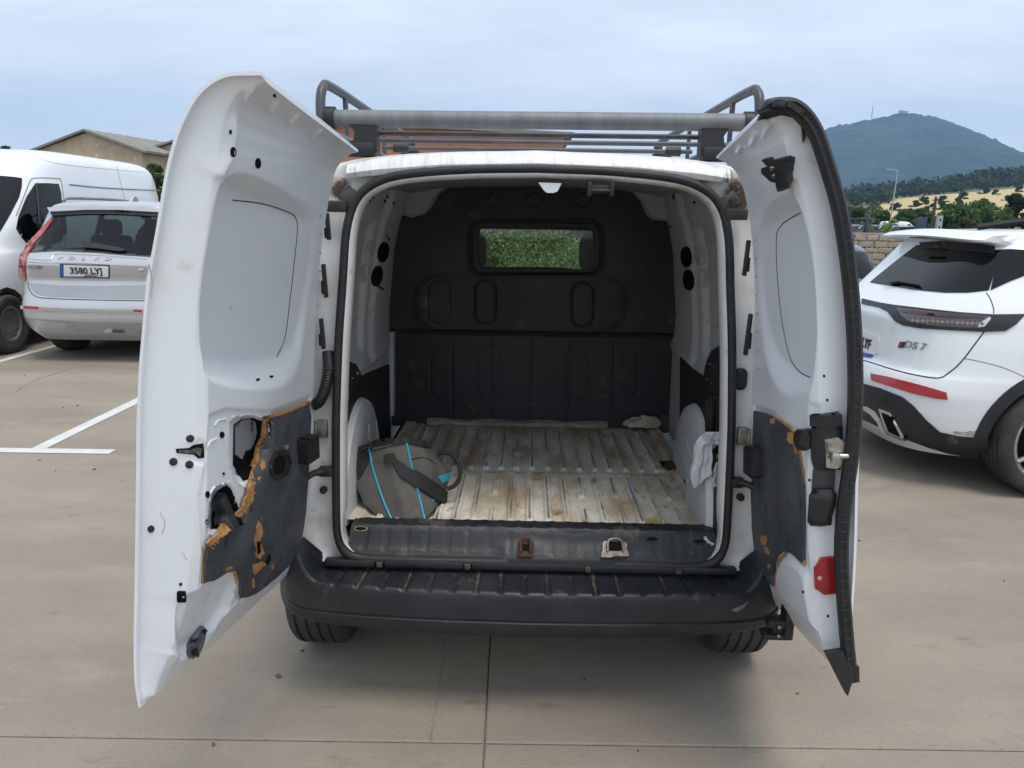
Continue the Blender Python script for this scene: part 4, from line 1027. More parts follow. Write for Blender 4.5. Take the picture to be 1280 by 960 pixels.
for pts in ([(186, 330), (190, 350), (188, 372)], [(200, 640), (206, 652), (203, 668)], [(228, 690), (234, 700)]): line_on('scuff', weld_m, dlb, pts, .0012, dl, VM, smooth=8)
# edge flange moulding
line_on('edge_fold', door_white, dlb, [(185, 345), (178, 430), (175, 500), (174, 580), (173, 660), (172, 740), (172, 800)], .0022, dl, VM, smooth=40)

# ---- right door
pairsR = [((1060, 842), (972, 762), .02, .02), ((1062, 826), (962, 745), .04, .03), ((1064, 790), (954, 722), .07, .04), ((1068, 740), (947, 695), .09, .045), ((1071, 680), (942, 665), .10, .05),
          ((1073, 600), (938, 605), .10, .05), ((1077, 520), (937.5, 530), .10, .05), ((1077, 450), (939, 462), .10, .05), ((1074, 383), (941.5, 392), .095, .05), ((1068, 317), (940, 317), .09, .05), ((1057, 258), (932, 254), .085, .05),
          ((1043, 212), (923, 224), .08, .04), ((1029, 175), (916, 213), .072, .035), ((1012, 146), (908, 206), .06, .028), ((990, 129), (901, 202), .04, .016), ((965, 126), (895, 199), .012, .008)]
hR = VM @ Vector((.705, .0, 0)); fR = Vector((.832, 1.79, 0))
uR = fR - Vector((hR.x, hR.y, 0))
recR = [(986, 240), (965, 250), (950, 272), (946, 320), (948, 380), (953, 430), (962, 468), (982, 494), (1006, 492), (1016, 484), (1024, 433), (1028, 392), (1022, 333), (1009, 279), (997, 250)]
featR = [([(942, 505), (967, 514), (1000, 538), (1008, 580), (1011, 712), (985, 690), (974, 700), (974, 740), (950, 715), (942, 660), (940, 600)], -.006, .012, 0),
         ([(976, 708), (988, 698), (1008, 715), (1016, 745), (1030, 800), (1000, 790), (985, 750), (974, 735)], .014, .03, 24),
         ([(1012, 505), (1052, 505), (1050, 660), (1012, 660)], -.005, .02, 0)]
grR = [([(963, 148), (955, 165)], .008, .010), ([(945, 165), (938, 178)], .008, .010), ([(925, 182), (921, 190)], .006, .01), ([(992, 170), (996, 215)], .01, .015)]
dr, drb, dri = build_door('rear_door', 'narrower rear door on the right with a black seal down its edge and a red reflector', (hR.x, hR.y), (uR.x, uR.y), uR.length, lambda t: .05 * float(sstep(.5, 1, t)), pairsR, recR, .05, .042, -1, featR, grR, lipw=.03)
line_on('glazing_bead', ink, drb, [(1001, 266), (983, 276), (973, 287), (970.5, 302), (971.5, 340), (976, 390), (982, 425), (989, 450), (1000, 465), (1013, 472)], .0015, dr, VM, smooth=50)
for y in range(300, 480, 23): dpatch('weld_dimple', weld_m, drb, ell(944.5 + .02 * (y - 300), y, 1.2, 1.8, 8), dr, off=.0006, thick=.002, step=3)
for a, b in ((1030, 470), (1034, 500), (1012, 600), (1048, 690), (1035, 770), (1004, 740)): dpatch('panel_hole', dark, drb, ell(a, b, 1.6, 1.9, 8), dr, off=.001, thick=.003, step=3)
# rubber seal round the free edge
sc_pts = [(948, 140), (962, 133), (975, 131), (992, 133), (1008, 146), (1022, 170), (1036, 212), (1049, 258), (1059, 317), (1066, 383), (1069, 440), (1069.5, 500), (1066, 560), (1059, 610), (1054, 650), (1052, 700), (1055, 750), (1059, 800), (1064, 850)]
q = catmull(sc_pts, 150); pl0 = dri['h'] + dri['u'] * (dri['U'] + .004)
sp3 = [VI @ hit_plane(a, b, pl0, dri['u']) for a, b in q]
pr_ = [(-1, -.5), (-.55, -.8), (.0, -.55), (.5, -.8), (1, -.5), (1.05, .2), (.6, .8), (.1, .6), (-.4, .9), (-.95, .4)]
sm = MB(); sm.tube([tuple(p) for p in sp3], [.006 + .0105 * float(sstep(0, .06, i / 149)) for i in range(150)], prof=pr_, up=tuple(VI.to_3x3() @ dri['u'])); sl_ = sm.build('edge_seal', rubber, dr)
mb = MB()
for i in range(6, 149, 1):
    if i % 2: continue
    p = sp3[i]; t = (sp3[min(i + 1, 149)] - sp3[i - 1]).normalized(); un = VI.to_3x3() @ dri['u']; bn = t.cross(un).normalized()
    mb.tube([tuple(p + bn * .012 + un * .012), tuple(p + un * .0132), tuple(p - bn * .012 + un * .012)], .0007, 4)
o = mb.build('seal_ribs', rubber, sl_); o['kind'] = 'stuff'
# seal corner cap at the top and flap at the bottom
dpatch('seal_cap', black_pl, drb, [(950, 146), (955, 134), (966, 126), (975, 124), (990, 127), (1005, 137), (1012, 150), (1003, 178), (1001, 158), (990, 146), (975, 142), (958, 145)], dr, off=.012, thick=.012, step=5)
fl = [VI @ hit_plane(a, b, pl0, dri['u']) for a, b in ((1030, 814), (1052, 811), (1057, 828), (1071, 830), (1071.5, 849), (1062, 851), (1057, 867))]
mb = MB(); un = VI.to_3x3() @ dri['u']
mb.grid(np.array([[tuple(v + un * .012) for v in fl], [tuple(v - un * .006) for v in fl]]), wrap=True); mb.add([tuple(v + un * .012) for v in fl], [tuple(range(7))]); mb.add([tuple(v - un * .006) for v in fl], [tuple(range(7))[::-1]]); mb.build('seal_flap', rubber, dr)
# trim and handle
trimR = [(944, 513), (955, 515), (967, 519.6), (983, 530), (996, 541)] + noz([(998, 546), (1001, 562), (1004, 580), (1006, 595), (1007.5, 607)], 1.0, 12, 2) + [(1008, 660), (1007.5, 706), (998, 699), (988, 691), (981, 689.5), (975, 694), (971, 704), (969, 732), (960, 723), (952, 712), (946, 690), (943, 660), (941.5, 605), (942, 560)]
tr = dpatch('trim_panel', hardboard, drb, trimR, dr, off=.009, thick=.006, step=6, jit=.0004); trb = obj_bvh(tr, VM)
for k, pts in enumerate(([(962, 524), (968, 523), (968, 529), (964, 530)], [(985, 541), (990, 538), (996, 541), (998, 549), (995, 555), (988, 555), (984, 550)], [(992, 555), (997, 556), (998, 568), (994, 567)], [(950, 670), (956, 669), (959, 675), (957, 682), (952, 680)], [(955, 684), (960, 684), (962, 693), (957, 692)], [(960, 706), (964, 705), (963, 711), (960, 711)], [(1003, 702), (1007, 699), (1007, 708), (1004, 706)], [(1000, 560), (1003.5, 576), (1007, 604), (1005, 604), (1001, 578), (998, 562)], [(967, 518.5), (983, 529), (996, 540), (995, 543), (982, 532), (966, 521)], [(971, 704), (975, 694), (981, 688.5), (983, 690), (976, 697), (972.5, 706), (970.5, 731), (968.5, 731)])):
    dpatch('torn_spot', fibre, trb, noz(pts, .5, 20, k, True), tr, off=.0015, thick=.003, step=3, jit=.0005)
dpatch('pull_handle', black_pl, trb, [(939, 558), (944, 556), (953, 562), (954, 594), (950, 598), (939, 590)], tr, off=.026, thick=.03, step=5, dome=.006)
# lock with its silver plate, lower piece, upper and lower latches
lk = dpatch('door_lock', black_pl, drb, [(1020, 518), (1047, 514), (1050, 530), (1050, 576), (1047, 584), (1022, 584), (1018, 570), (1017, 545)], dr, off=.020, thick=.022, step=6, dome=.008); 
dpatch('lock_knob', black_pl, drb, ell(1011, 548, 7, 13, 20), lk, off=.026, thick=.028, step=5, dome=.006)
dpatch('lock_tab', black_pl, drb, [(1020, 515), (1047, 514), (1048, 528), (1020, 529)], lk, off=.032, thick=.014, step=5)
sv = dpatch('lock_plate', steel, drb, [(1028, 545), (1042, 542), (1050, 548), (1052, 562), (1050, 576), (1040, 581), (1029, 579)], lk, off=.033, thick=.006, step=5)
for a, b in ((1036, 551), (1036, 573)): dpatch('bolt_head', steel, drb, ell(a, b, 3, 3, 10), sv, off=.037, thick=.006, step=3, dome=.002)
svb = obj_bvh(sv, VM)
a_, b_ = surf_pts(drb, [(1036, 563)], off=.045)[0][0], surf_pts(drb, [(1052, 563)], off=.045)[0][0]
mb = MB(); mb.tube([tuple(VI @ a_), tuple(VI @ (a_ + (b_ - a_) * 1.15))], .007, 10); mb.box(tuple(VI @ a_), (.022, .03, .024), .006); mb.build('lock_rod', steel, sv)
dpatch('lock_link', mat('grey_link', (.05, .052, .055), rough=.5), drb, [(1018, 586), (1043, 586), (1041, 612), (1016, 612)], dr, off=.010, thick=.012, step=6)
dpatch('lock_lever', black_pl, drb, [(1015, 616), (1022, 608), (1038, 608), (1043, 614), (1042, 628), (1037, 640), (1036, 652), (1024, 654), (1017, 654), (1013, 648)], dr, off=.022, thick=.024, step=5, dome=.012)
rf = dpatch('reflector', red_lens, drb, [(1025, 696), (1042, 694.6), (1044, 700), (1044, 740), (1029, 742), (1020, 734), (1019, 708)], dr, off=.008, thick=.010, step=4, dome=.003)
line_on('reflector_split', mat('dark_red', (.2, .01, .012), rough=.3), drb, [(1033, 697), (1035, 718), (1035, 740)], .0014, rf, VM, off=.0105)
dpatch('reflector_chip', mat('chip', (.6, .45, .42), rough=.7), drb, ell(1024, 720, 2, 2.6, 9), rf, off=.0125, thick=.003, step=3)
ul = dpatch('upper_latch', black_pl, drb, [(958, 197), (966, 196), (968, 199), (988, 194), (991, 196), (991, 226), (987, 228), (970, 225), (958, 214), (958, 208), (966, 206)], dr, off=.014, thick=.016, step=5)
dpatch('latch_ear', black_pl, drb, [(984, 196), (991, 195), (991, 233), (987, 234), (985, 226)], ul, off=.03, thick=.02, step=4)
for a, b in ((972.5, 208), (975, 218)): dpatch('rivet', steel, drb, ell(a, b, 2.6, 2.8, 12), ul, off=.0165, thick=.004, step=3, dome=.001)
p0 = surf_pts(drb, [(988, 775)], off=.0)[0]; c = VI @ p0[0]; nl = VI.to_3x3() @ p0[1]
ll = MB(); ll.box(c + nl * .012, (.03, .06, .10), .008); ll.box(c + nl * .045 + Vector((0, 0, .018)), (.075, .05, .028), .008); ll.box(c + nl * .052 + Vector((0, 0, -.022)), (.085, .05, .02), .007); ll.box(c + nl * .04, (.05, .035, .05), .006)
llo = ll.build('lower_latch', black_pl, dr)
mb = MB()
for dz in (-.004, .026): mb.lathe([(.006, 0), (.005, .004), (.001, .005)], tuple(c + nl * .05 + Vector((0, -.027, dz - .01))), (0, -1, 0), 10)
mb.build('rivet', steel, llo)

# ================================================================== roof rack
def Wp(x, y, z): return (x, y, z)
rk = MB(); rk.tube([(-.655, .15, 1.952), (.655, .15, 1.955)], .0275, 20); rack = rk.build('roof_rack', alu, van)
for sx in (-1, 1):
    mb = MB(); mb.tube([(sx * .650, .15, 1.953), (sx * .678, .15, 1.953)], .036, 16); mb.build('roller_cap', black_pl, rack)
    # side rail: hoop at the rear end and long tube forward
    pth = [(sx * .690, .13, 1.90), (sx * .692, .13, 1.97), (sx * .692, .14, 2.02), (sx * .690, .17, 2.052), (sx * .685, .23, 2.062), (sx * .68, .6, 2.062), (sx * .68, 1.9, 2.060), (sx * .68, 2.05, 2.03), (sx * .68, 2.08, 1.95)]
    mb = MB(); mb.tube(catmull(pth, 60), .0155, 10); mb.build('side_rail', rail_grey, rack)
    mb = MB(); mb.tube(catmull([(sx * .66, .16, 1.905), (sx * .66, 1.1, 1.90), (sx * .66, 2.06, 1.90)], 12), .014, 8); mb.build('side_rail', rail_grey, rack)
    for yy in (.42, 1.15, 1.9):
        mb = MB(); mb.tube([(sx * .675, yy, 1.90), (sx * .68, yy, 2.06)], .009, 8); mb.box((sx * .678, yy, 2.035), (.012, .035, .05), .003); mb.build('rail_post', rail_grey, rack)
    for yy in (.16, 1.1, 2.0):
        fp = [(-.045, 0), (.045, 0), (.045, .03), (.030, .038), (.026, .062), (.040, .085), (-.045, .085), (-.045, .04)]
        mb = MB(); mb.prism([(sx * a, b) for a, b in fp], lambda a, b, d, sx=sx, yy=yy: Vector((sx * .56 + a, yy - .03 + d, 1.848 + b)), .06, bev=.006)
        mb.box((sx * .575, yy, 1.858), (.11, .075, .045), .012); mb.build('rack_foot', black_pl, rack)
for yy, zz, hw, r_ in ((.20, 1.914, .545, .0085), (.40, 1.910, .56, .0085), (.68, 1.908, .60, .0085), (1.0, 1.885, .655, .0085), (1.5, 1.88, .655, .0085), (2.05, 1.875, .66, .009)):
    mb = MB(); mb.tube([(-hw, yy, zz), (hw, yy, zz)], r_, 10)
    mb.build('crossbar', rail_grey, rack)
for sx in (-1, 1):
    mb = MB(); mb.tube([(sx * .555, .68, 1.908), (sx * .53, .68, 1.908), (sx * .50, .68, 1.908)], .018, 12); mb.build('clamp', black_pl, rack)

# ================================================================== tool bag
bag_m = mat('taupe_canvas', (.125, .115, .105), (.082, .077, .072), rough=.85, scale=7, bump=.0012, bscale=420, spots=[((.18, .165, .145), 5, .62, .16)])
bag_k = mat('black_webbing', (.014, .015, .016), (.024, .024, .025), rough=.75, scale=20, bump=.0008, bscale=500)
cyan = mat('cyan_piping', (.012, .40, .58), rough=.45); teal = mat('turquoise_fabric', (.03, .38, .46), (.02, .30, .37), rough=.8, scale=30)
bl = VM @ Vector((-.42, .20, .610))
bag = thing('tool_bag', 'grey canvas tool bag with bright blue piping on the load floor, lower left', 'bag', tuple(bl), YAWV)
BM = MW[bag]; BI = BM.inverted()
def Bp(px, py, y): return np.array(tuple(BI @ (VM @ V(px, py, y))))
cols = [  # (top px, y), (upper), (mid), (bottom)  going round: left-back, left, front-left piping, front-right piping, right, right-back, back
    [((450, 559), .30), ((443, 578), .26), ((446, 605), .22), ((455, 630), .185)],
    [((455, 559), .27), ((449, 585), .235), ((457, 620), .19), ((474, 646), .15)],
    [((462, 561), .235), ((467, 588), .215), ((479, 624), .17), ((491, 653), .118)],
    [((485, 556), .225), ((490, 585), .195), ((501, 622), .145), ((511, 653), .105)],
    [((508, 552), .235), ((514, 582), .205), ((523, 618), .165), ((531, 650), .118)],
    [((526, 556), .29), ((539, 586), .26), ((541, 614), .23), ((541, 640), .165)],
    [((540, 562), .37), ((560, 590), .36), ((558, 612), .33), ((548, 630), .25)],
    [((535, 560), .50), ((550, 585), .50), ((548, 600), .50), ((540, 610), .45)],
    [((495, 552), .54), ((495, 575), .56), ((495, 590), .56), ((495, 606), .52)]]
rowsB = []
for k in range(4): rowsB.append([Bp(*c[k][0], c[k][1]) for c in cols])
rowsB = np.array(rowsB)
fine = np.stack([catmull(rowsB[:, j], 28) for j in range(rowsB.shape[1])], 1)
fine = np.stack([resample(np.vstack([np.vstack([r_[j] * (1 - f) + r_[(j + 1) % len(r_)] * f for f in np.linspace(0, 1, 12)[:-1]]) for j in range(len(r_))]), 99, True) for r_ in fine])
cen_ = fine.mean(1, keepdims=True)
q3 = np.vectorize(lambda a, b, c: mnoise.noise(Vector((a * 11, b * 11, c * 11))))(fine[..., 0], fine[..., 1], fine[..., 2])
q4 = np.vectorize(lambda a, b, c: mnoise.noise(Vector((a * 26 + 5, b * 26, c * 14))))(fine[..., 0], fine[..., 1], fine[..., 2])
rad = fine - cen_; rad[..., 2] = 0; rad /= np.linalg.norm(rad, axis=-1, keepdims=True) + 1e-6
bulge = np.sin(np.linspace(0, math.pi, 28))[:, None, None]
fine = fine + rad * (q3[..., None] * .010 + q4[..., None] * .005) * (.3 + .7 * bulge)
tc_ = fine[0].mean(0); bc_ = fine[-1].mean(0)
topr = [fine[0] * (1 - f) + (tc_ + np.array([0, 0, .012 * math.sin(f * 3)])) * f for f in (.25, .5, .75, .97)]
botr = [fine[-1] * (1 - f) + bc_ * f for f in (.5, .97)]
allr = np.stack([*topr[::-1], *fine, *botr])
mb = MB(); mb.grid(allr, wrap=True); mb.build('bag_body', bag_m, bag, angle=70)
bgb = BVHTree.FromPolygons([BM @ Vector(v) for v in mb.v], [list(f) for f in mb.f])
for j in ((462, 561), (467, 588), (479, 624), (491, 652)), ((508, 553), (514, 582), (523, 618), (531, 650)):
    line_on('piping', cyan, bgb, j, .0035, bag, BM, off=.002, smooth=24)
# black zipped top band and handles
patch('top_flap', bag_k, bgb, [(445, 570), (449, 559), (470, 551), (505, 547), (530, 552), (536, 560), (528, 559), (508, 554), (490, 557), (462, 564), (452, 574)], bag, BM, off=.006, thick=.012, step=6, dome=.006)
patch('side_pad', bag_k, bgb, [(444, 574), (452, 576), (462, 566), (461, 578), (455, 590), (449, 600), (446, 590)], bag, BM, off=.004, thick=.008, step=6)
patch('logo_tab', teal, bgb, [(546, 596), (561, 591), (563, 598), (553, 604)], bag, BM, off=.003, thick=.004, step=4)
line_on('zip', mat('zip_teeth', (.05, .05, .052), rough=.5), bgb, [(452, 566), (470, 556), (500, 551), (524, 552), (540, 562)], .003, bag, BM, off=.013, smooth=30)
line_on('seam', bag_k, bgb, [(531, 650), (540, 640), (552, 628)], .0022, bag, BM, off=.001, smooth=16); line_on('seam', bag_k, bgb, [(491, 652), (511, 653), (531, 650)], .003, bag, BM, off=.001, smooth=16)
line_on('pocket_seam', bag_k, bgb, [(512, 575), (530, 572), (548, 582)], .0016, bag, BM, off=.001, smooth=16)
patch('logo_tab', teal, bgb, [(540, 620), (546, 616), (546, 624), (541, 627)], bag, BM, off=.003, thick=.004, step=4)
st_p = [(482, 571), (490, 572), (500, 583), (520, 600), (540, 614), (556, 619)]; st_q = [(557, 628), (541, 624), (519, 609), (499, 592), (492, 583), (482, 579)]
patch('shoulder_strap', bag_k, bgb, [(481, 568), (493, 566), (496, 574), (510, 584), (535, 598), (557, 614), (556, 628), (545, 627), (520, 609), (500, 595), (492, 578), (482, 577)], bag, BM, off=.010, thick=.010, step=5)
lp = [Bp(*a, b) for a, b in (((548, 567), .37), ((560, 566), .36), ((570, 574), .34), ((575, 586), .33), ((574, 598), .31), ((568, 607), .30), ((559, 611), .29))]
mb = MB(); mb.tube(catmull(lp, 30), .0085, 8); mb.build('carry_handle', bag_k, bag)
lp = [Bp(*a, b) for a, b in (((446, 575), .40), ((444, 595), .34), ((445, 620), .27), ((449, 619), .25), ((455, 606), .26))]
mb = MB(); mb.tube(catmull(lp, 24), .007, 8); mb.build('carry_handle', bag_k, bag)

# ================================================================== jack with a cloth over it, paper on the floor
jp = V(888, 540, .22)
jack = thing('scissor_jack', 'black folded car jack clipped beside the right wheel arch of the van', 'jack', tuple(VM @ Vector((jp.x, .22, jp.z - .12))), YAWV)
JM = MW[jack]; JI = JM.inverted()
def Jp(px, py, y): return JI @ (VM @ V(px, py, y))
def jbar(nm, a, b, w_, y0, m_=black_pl):
    A, B = Jp(*a, y0), Jp(*b, y0); mb = MB(); mb.tube([tuple(A), tuple(B)], w_, prof=[(-1, -.6), (1, -.6), (1, .6), (-1, .6)], up=(0, 1, 0)); return mb.build(nm, m_, jack)
jbar('jack_post', (893, 497), (889, 615), .016, .25); jbar('jack_arm', (886, 500), (886, 545), .012, .22); jbar('jack_arm', (900, 500), (896, 560), .012, .23)
jbar('jack_base', (887, 612), (893, 600), .018, .20); jbar('jack_pad', (884, 553), (898, 553), .014, .20); jbar('jack_screw', (884, 565), (900, 550), .006, .18, steel)
jbar('jack_tag', (896, 577), (898, 568), .006, .19, mat('yellow_tag', (.55, .48, .05), rough=.6))
cl_m = mat('white_cotton', (.66, .66, .69), (.58, .58, .62), rough=.9, scale=10, bump=.002, bscale=60)
cp = VM @ V(880, 600, .14)
clo = thing('cloth', 'crumpled white cloth draped over the black jack by the right wheel arch', 'cloth', tuple(cp), YAWV); CI = MW[clo].inverted()
def drape(rows, y0, ph):
    R0 = np.array(rows, float); k = 30; yy = np.linspace(R0[0, 0], R0[-1, 0], k); G = []
    for i, y_ in enumerate(yy):
        a, b = np.interp(y_, R0[:, 0], R0[:, 1]), np.interp(y_, R0[:, 0], R0[:, 2]); r_ = []
        for j in range(26):
            f_ = j / 25; am = .25 + .75 * min(1, i / 10)
            dep = y0 + am * (.006 * math.sin(f_ * 9 + ph + .07 * i) + .004 * math.sin(f_ * 21 + i * .16) + .003 * math.sin(i * .5 + f_ * 5)) + .004 * mnoise.noise(Vector((f_ * 5, i * .3, ph))) + .012 * (2 * f_ - 1) ** 2
            r_.append(tuple(CI @ (VM @ V(a + (b - a) * f_ + .8 * math.sin(i * .5 + ph) * min(1, i / 8), y_ + (1.2 * math.sin(f_ * 11 + ph) + 4.5 * math.sin(f_ * 4.1 + ph * 2)) * (i / k) ** 2, dep))))
        G.append(r_)
    G = np.array(G); B = G + np.array([0, .003, 0]); m_ = MB(); m_.grid(G); m_.grid(B, flip=True)
    rim = lambda Q: np.concatenate([Q[0], Q[1:, -1], Q[-1, ::-1][1:], Q[::-1, 0][1:-1]])
    m_.grid(np.stack([rim(G), rim(B)]), wrap=True); return m_.build('cloth_fold', cl_m, clo, angle=80)
drape([(541, 884, 899), (545, 875, 904), (551, 871, 903), (556, 869, 891), (570, 866.5, 890), (585, 864, 890), (597, 863, 890.5), (605, 866, 880)], .13, .4)
drape([(540, 882, 903), (544, 878, 905), (550, 880, 905), (554, 886, 903)], .118, 2.0)
drape([(578, 895, 898), (590, 892, 899), (603, 890, 899), (612, 892, 898)], .12, 1.2)
# crumpled paper at the foot of the bulkhead
pp = V(800, 530, 1.36); pp.z = .625
paper = thing('paper_scrap', 'crumpled cream paper scrap at the far right end of the load floor', 'paper', tuple(VM @ pp), YAWV)
mb = MB(); q = random.Random(2); G = []
for i, zz in enumerate((0, .012, .028, .04, .044)):
    k = (1, 1.05, .9, .6, .05)[i]
    G.append([(k * .085 * math.cos(t) * (1 + .25 * math.sin(3 * t + 1)), k * .05 * math.sin(t), zz + q.uniform(-.006, .006) + .01 * math.cos(t) * (i > 0)) for t in np.linspace(0, 6.283, 22)[:-1]])
mb.grid(np.array(G), wrap=True); mb.build('paper_crumple', mat('cream_scrap', (.55, .52, .42), (.42, .38, .28), rough=.9, scale=25), paper, angle=15)
# ================================================================== cars
def ring_rows(rows, n=96, m=70):
    """rows: (z, half width, rear y, front y, squareness rear, squareness front); returns (m, n+1, 3) rings starting at the rear centre"""
    A = np.asarray(rows, float); B = catmull(A, m)
    lo = A.min(0); hi = A.max(0); B = np.clip(B, lo, hi)
    G = []
    for z, w_, yr, yf, nr, nf in B:
        t = np.linspace(-math.pi / 2, 1.5 * math.pi, 720, endpoint=False)
        c, s = np.cos(t), np.sin(t); nn = np.where(s < 0, nr, nf)
        x = w_ * np.sign(c) * np.abs(c) ** (2 / nn); y = (yr + yf) / 2 + (yf - yr) / 2 * np.sign(s) * np.abs(s) ** (2 / nn)
        P = resample(np.stack([x, y], 1), n, True); G.append(np.c_[P, np.full(n, z)])
    G = np.array(G); return np.concatenate([G, G[:, :1]], 1)
def car_shell(root, rows, paint, wheels, wr, n=192, m=120, name='body', cut=1.13, open_=None):
    G = ring_rows(rows, n, m)
    cen = (G[:-1, :-1] + G[1:, 1:]) / 2; drop = np.zeros(cen.shape[:2], bool)
    for wy in wheels: drop |= (np.hypot(cen[..., 1] - wy, cen[..., 2] - wr) < wr * cut) & (np.abs(cen[..., 0]) > .55)
    M = MW[root]
    if open_: drop |= open_(cen, M)
    o = grid_mesh(G, name, paint, root, drop=drop, angle=32); bv = grid_bvh(G, M)
    mb = MB(); k = G.shape[1] - 1
    mb.add(G[-1, :-1], [tuple(range(k))]); mb.build('roof_skin', paint, o)
    return o, bv, G
paint_white = mat('car_white_paint', (.775, .80, .82), (.755, .78, .80), rough=.22, scale=2, coat=.7)
paint_silver = mat('car_silver_paint', (.54, .54, .55), (.50, .50, .51), rough=.28, metal=.55, scale=2, coat=.8)
paint_blue = mat('car_dark_blue_paint', (.020, .028, .085), (.018, .024, .07), rough=.25, scale=2, coat=.8)
paint_grey = mat('car_grey_paint', (.20, .21, .22), (.18, .19, .20), rough=.25, metal=.4, scale=2, coat=.8)
paint_black = mat('car_black_paint', (.015, .015, .017), rough=.25, coat=.8)
paint_red = mat('car_red_paint', (.25, .02, .02), rough=.25, coat=.8)
alloy = mat('alloy_rim', (.42, .43, .45), (.34, .35, .37), rough=.3, metal=.8, scale=8)
lens_clear = mat('smoked_lens', (.030, .022, .025), (.085, .058, .062), rough=.12, scale=22, coat=.8, stretch=(1, 1, 4))
cab_dark = mat('car_interior', (.03, .03, .032), rough=.8)

def simple_car(name, label, cat, loc, rz, L, H, W, paint, group=None, wr=.31, hatch=True):
    """an everyday five-door car: shell, glass, lamps, plates, wheels"""
    t = thing(name, label, cat, loc, rz, group); M = MW[t]; hw = W / 2; k = H / 1.48
    rows = [(.20, hw * .88, .12, L - .12, 5, 4), (.36, hw * .97, .03, L - .02, 5, 3.6), (.52 * k, hw, .0, L, 5, 3.4), (.70 * k, hw, .05, L - .04, 5, 3.2), (.86 * k, hw * .985, .08, L - .12, 5, 3.2), (.93 * k, hw * .96, .10, L - .5, 5, 3.4),
            (.97 * k, hw * .93, .13, L - 1.05, 5, 4), (1.12 * k, hw * .86, .26, L - 1.35, 5, 5), (1.28 * k, hw * .79, .44, L - 1.72, 5, 5), (1.40 * k, hw * .72, .62, L - 2.05, 5, 5), (1.46 * k, hw * .62, .80, L - 2.2, 4.5, 4.5), (1.48 * k, hw * .40, 1.1, L - 2.4, 4, 4)]
    o, bv, G = car_shell(t, rows, paint, (.72, L - .85), wr, 128, 70)
    rr = rear_ray(M, -1, 6)
    w1 = hw * .80; w2 = hw * .66
    patch('rear_window', dark_glass, bv, [(-w1, .99 * k), (w1, .99 * k), (w2, 1.36 * k), (-w2, 1.36 * k)], t, M, rr, .008, .010, .055)
    fr_ = lambda a, b: (M @ Vector((a, L + 4, b)), M.to_3x3() @ Vector((0, -1, 0)))
    patch('windscreen', tint_glass if False else dark_glass, bv, [(-w1, 1.0 * k), (w1, 1.0 * k), (w2, 1.36 * k), (-w2, 1.36 * k)], t, M, fr_, .008, .010, .055)
    for sx in (-1, 1):
        sr = side_ray(M, sx)
        patch('side_window', dark_glass, bv, [(.62, 1.0 * k), (L - 1.25, 1.0 * k), (L - 1.75, 1.27 * k), (L - 2.1, 1.37 * k), (.95, 1.36 * k), (.66, 1.18 * k)], t, M, sr, .007, .010, .07)
        patch('tail_lamp', red_lens, bv, [(sx * hw * .55, .78 * k), (sx * hw * .97, .80 * k), (sx * hw * .95, .93 * k), (sx * hw * .58, .92 * k)], t, M, rr, .008, .012, .08)
        patch('headlight', lens_clear, bv, [(sx * hw * .5, .66 * k), (sx * hw * .9, .70 * k), (sx * hw * .88, .82 * k), (sx * hw * .55, .78 * k)], t, M, fr_, .008, .012, .08)
        line_on('door_gap', ink, bv, [(1.25, .35), (1.3, .7 * k), (1.45, 1.0 * k), (1.5, 1.35 * k)], .004, t, M, sr); line_on('door_gap', ink, bv, [(2.25, .32), (2.28, 1.36 * k)], .004, t, M, sr)
        mb = MB(); mb.box((sx * (hw + .06), L - 1.45, 1.02 * k), (.16, .10, .12), .03); mb.build('door_mirror', paint, t)
        for wy in (.72, L - .85): wheel(t, sx * (hw - .12), wy, wr, .20, sx, alloy, 5, n=28)
    patch('number_plate', plate_white, bv, [(-.26, .62 * k), (.26, .62 * k), (.26, .73 * k), (-.26, .73 * k)], t, M, rr, .008, .012, .13)
    patch('bumper_insert', black_pl, bv, [(-hw * .8, .24), (hw * .8, .24), (hw * .78, .40), (-hw * .78, .40)], t, M, rr, .006, .01, .13)
    mb = MB(); mb.box((0, L / 2, .28), (W * .74, L * .85, .16), .04); mb.box((0, L / 2 - .2, .72 * k), (W * .72, L * .5, .35 * k), .04); mb.build('floor_pan', cab_dark, t)
    return t

# ------------------------------------------------------------------ white SUV close on the right
suv = thing('parked_suv', 'white SUV close on the right with dark rear window and long red bumper reflector', 'car', (2.39, 5.40, 0), R(-88)); SM = MW[suv]
rows = [(.20, .80, .16, 4.40, 5, 4), (.32, .90, .06, 4.52, 5, 4), (.48, .94, .0, 4.57, 4.6, 3.6), (.60, .948, .0, 4.56, 4.6, 3.4), (.70, .948, .035, 4.54, 4.6, 3.3), (.76, .945, .075, 4.50, 4.6, 3.2), (.92, .94, .095, 4.44, 4.4, 3.2), (1.02, .925, .10, 4.20, 4.2, 3.4),
        (1.08, .905, .125, 3.75, 4.2, 4), (1.14, .875, .18, 3.35, 4.2, 4.4), (1.28, .81, .31, 3.05, 4.4, 5), (1.42, .745, .44, 2.72, 4.6, 5), (1.52, .69, .52, 2.40, 4.6, 5), (1.575, .63, .56, 2.2, 4.4, 4.5), (1.605, .54, .64, 2.0, 4, 4), (1.62, .36, .9, 1.8, 3.5, 4)]
so_, sbv, SG = car_shell(suv, rows, paint_white, (.90, 3.65), .355, 260, 170, cut=1.20)
def sp(nm, m_, poly, par=None, **k): return patch(nm, m_, sbv, poly, par or suv, SM, **k)
def sline(nm, pts, r_=.003, m_=ink, **k): return line_on(nm, m_, sbv, pts, r_, suv, SM, **k)
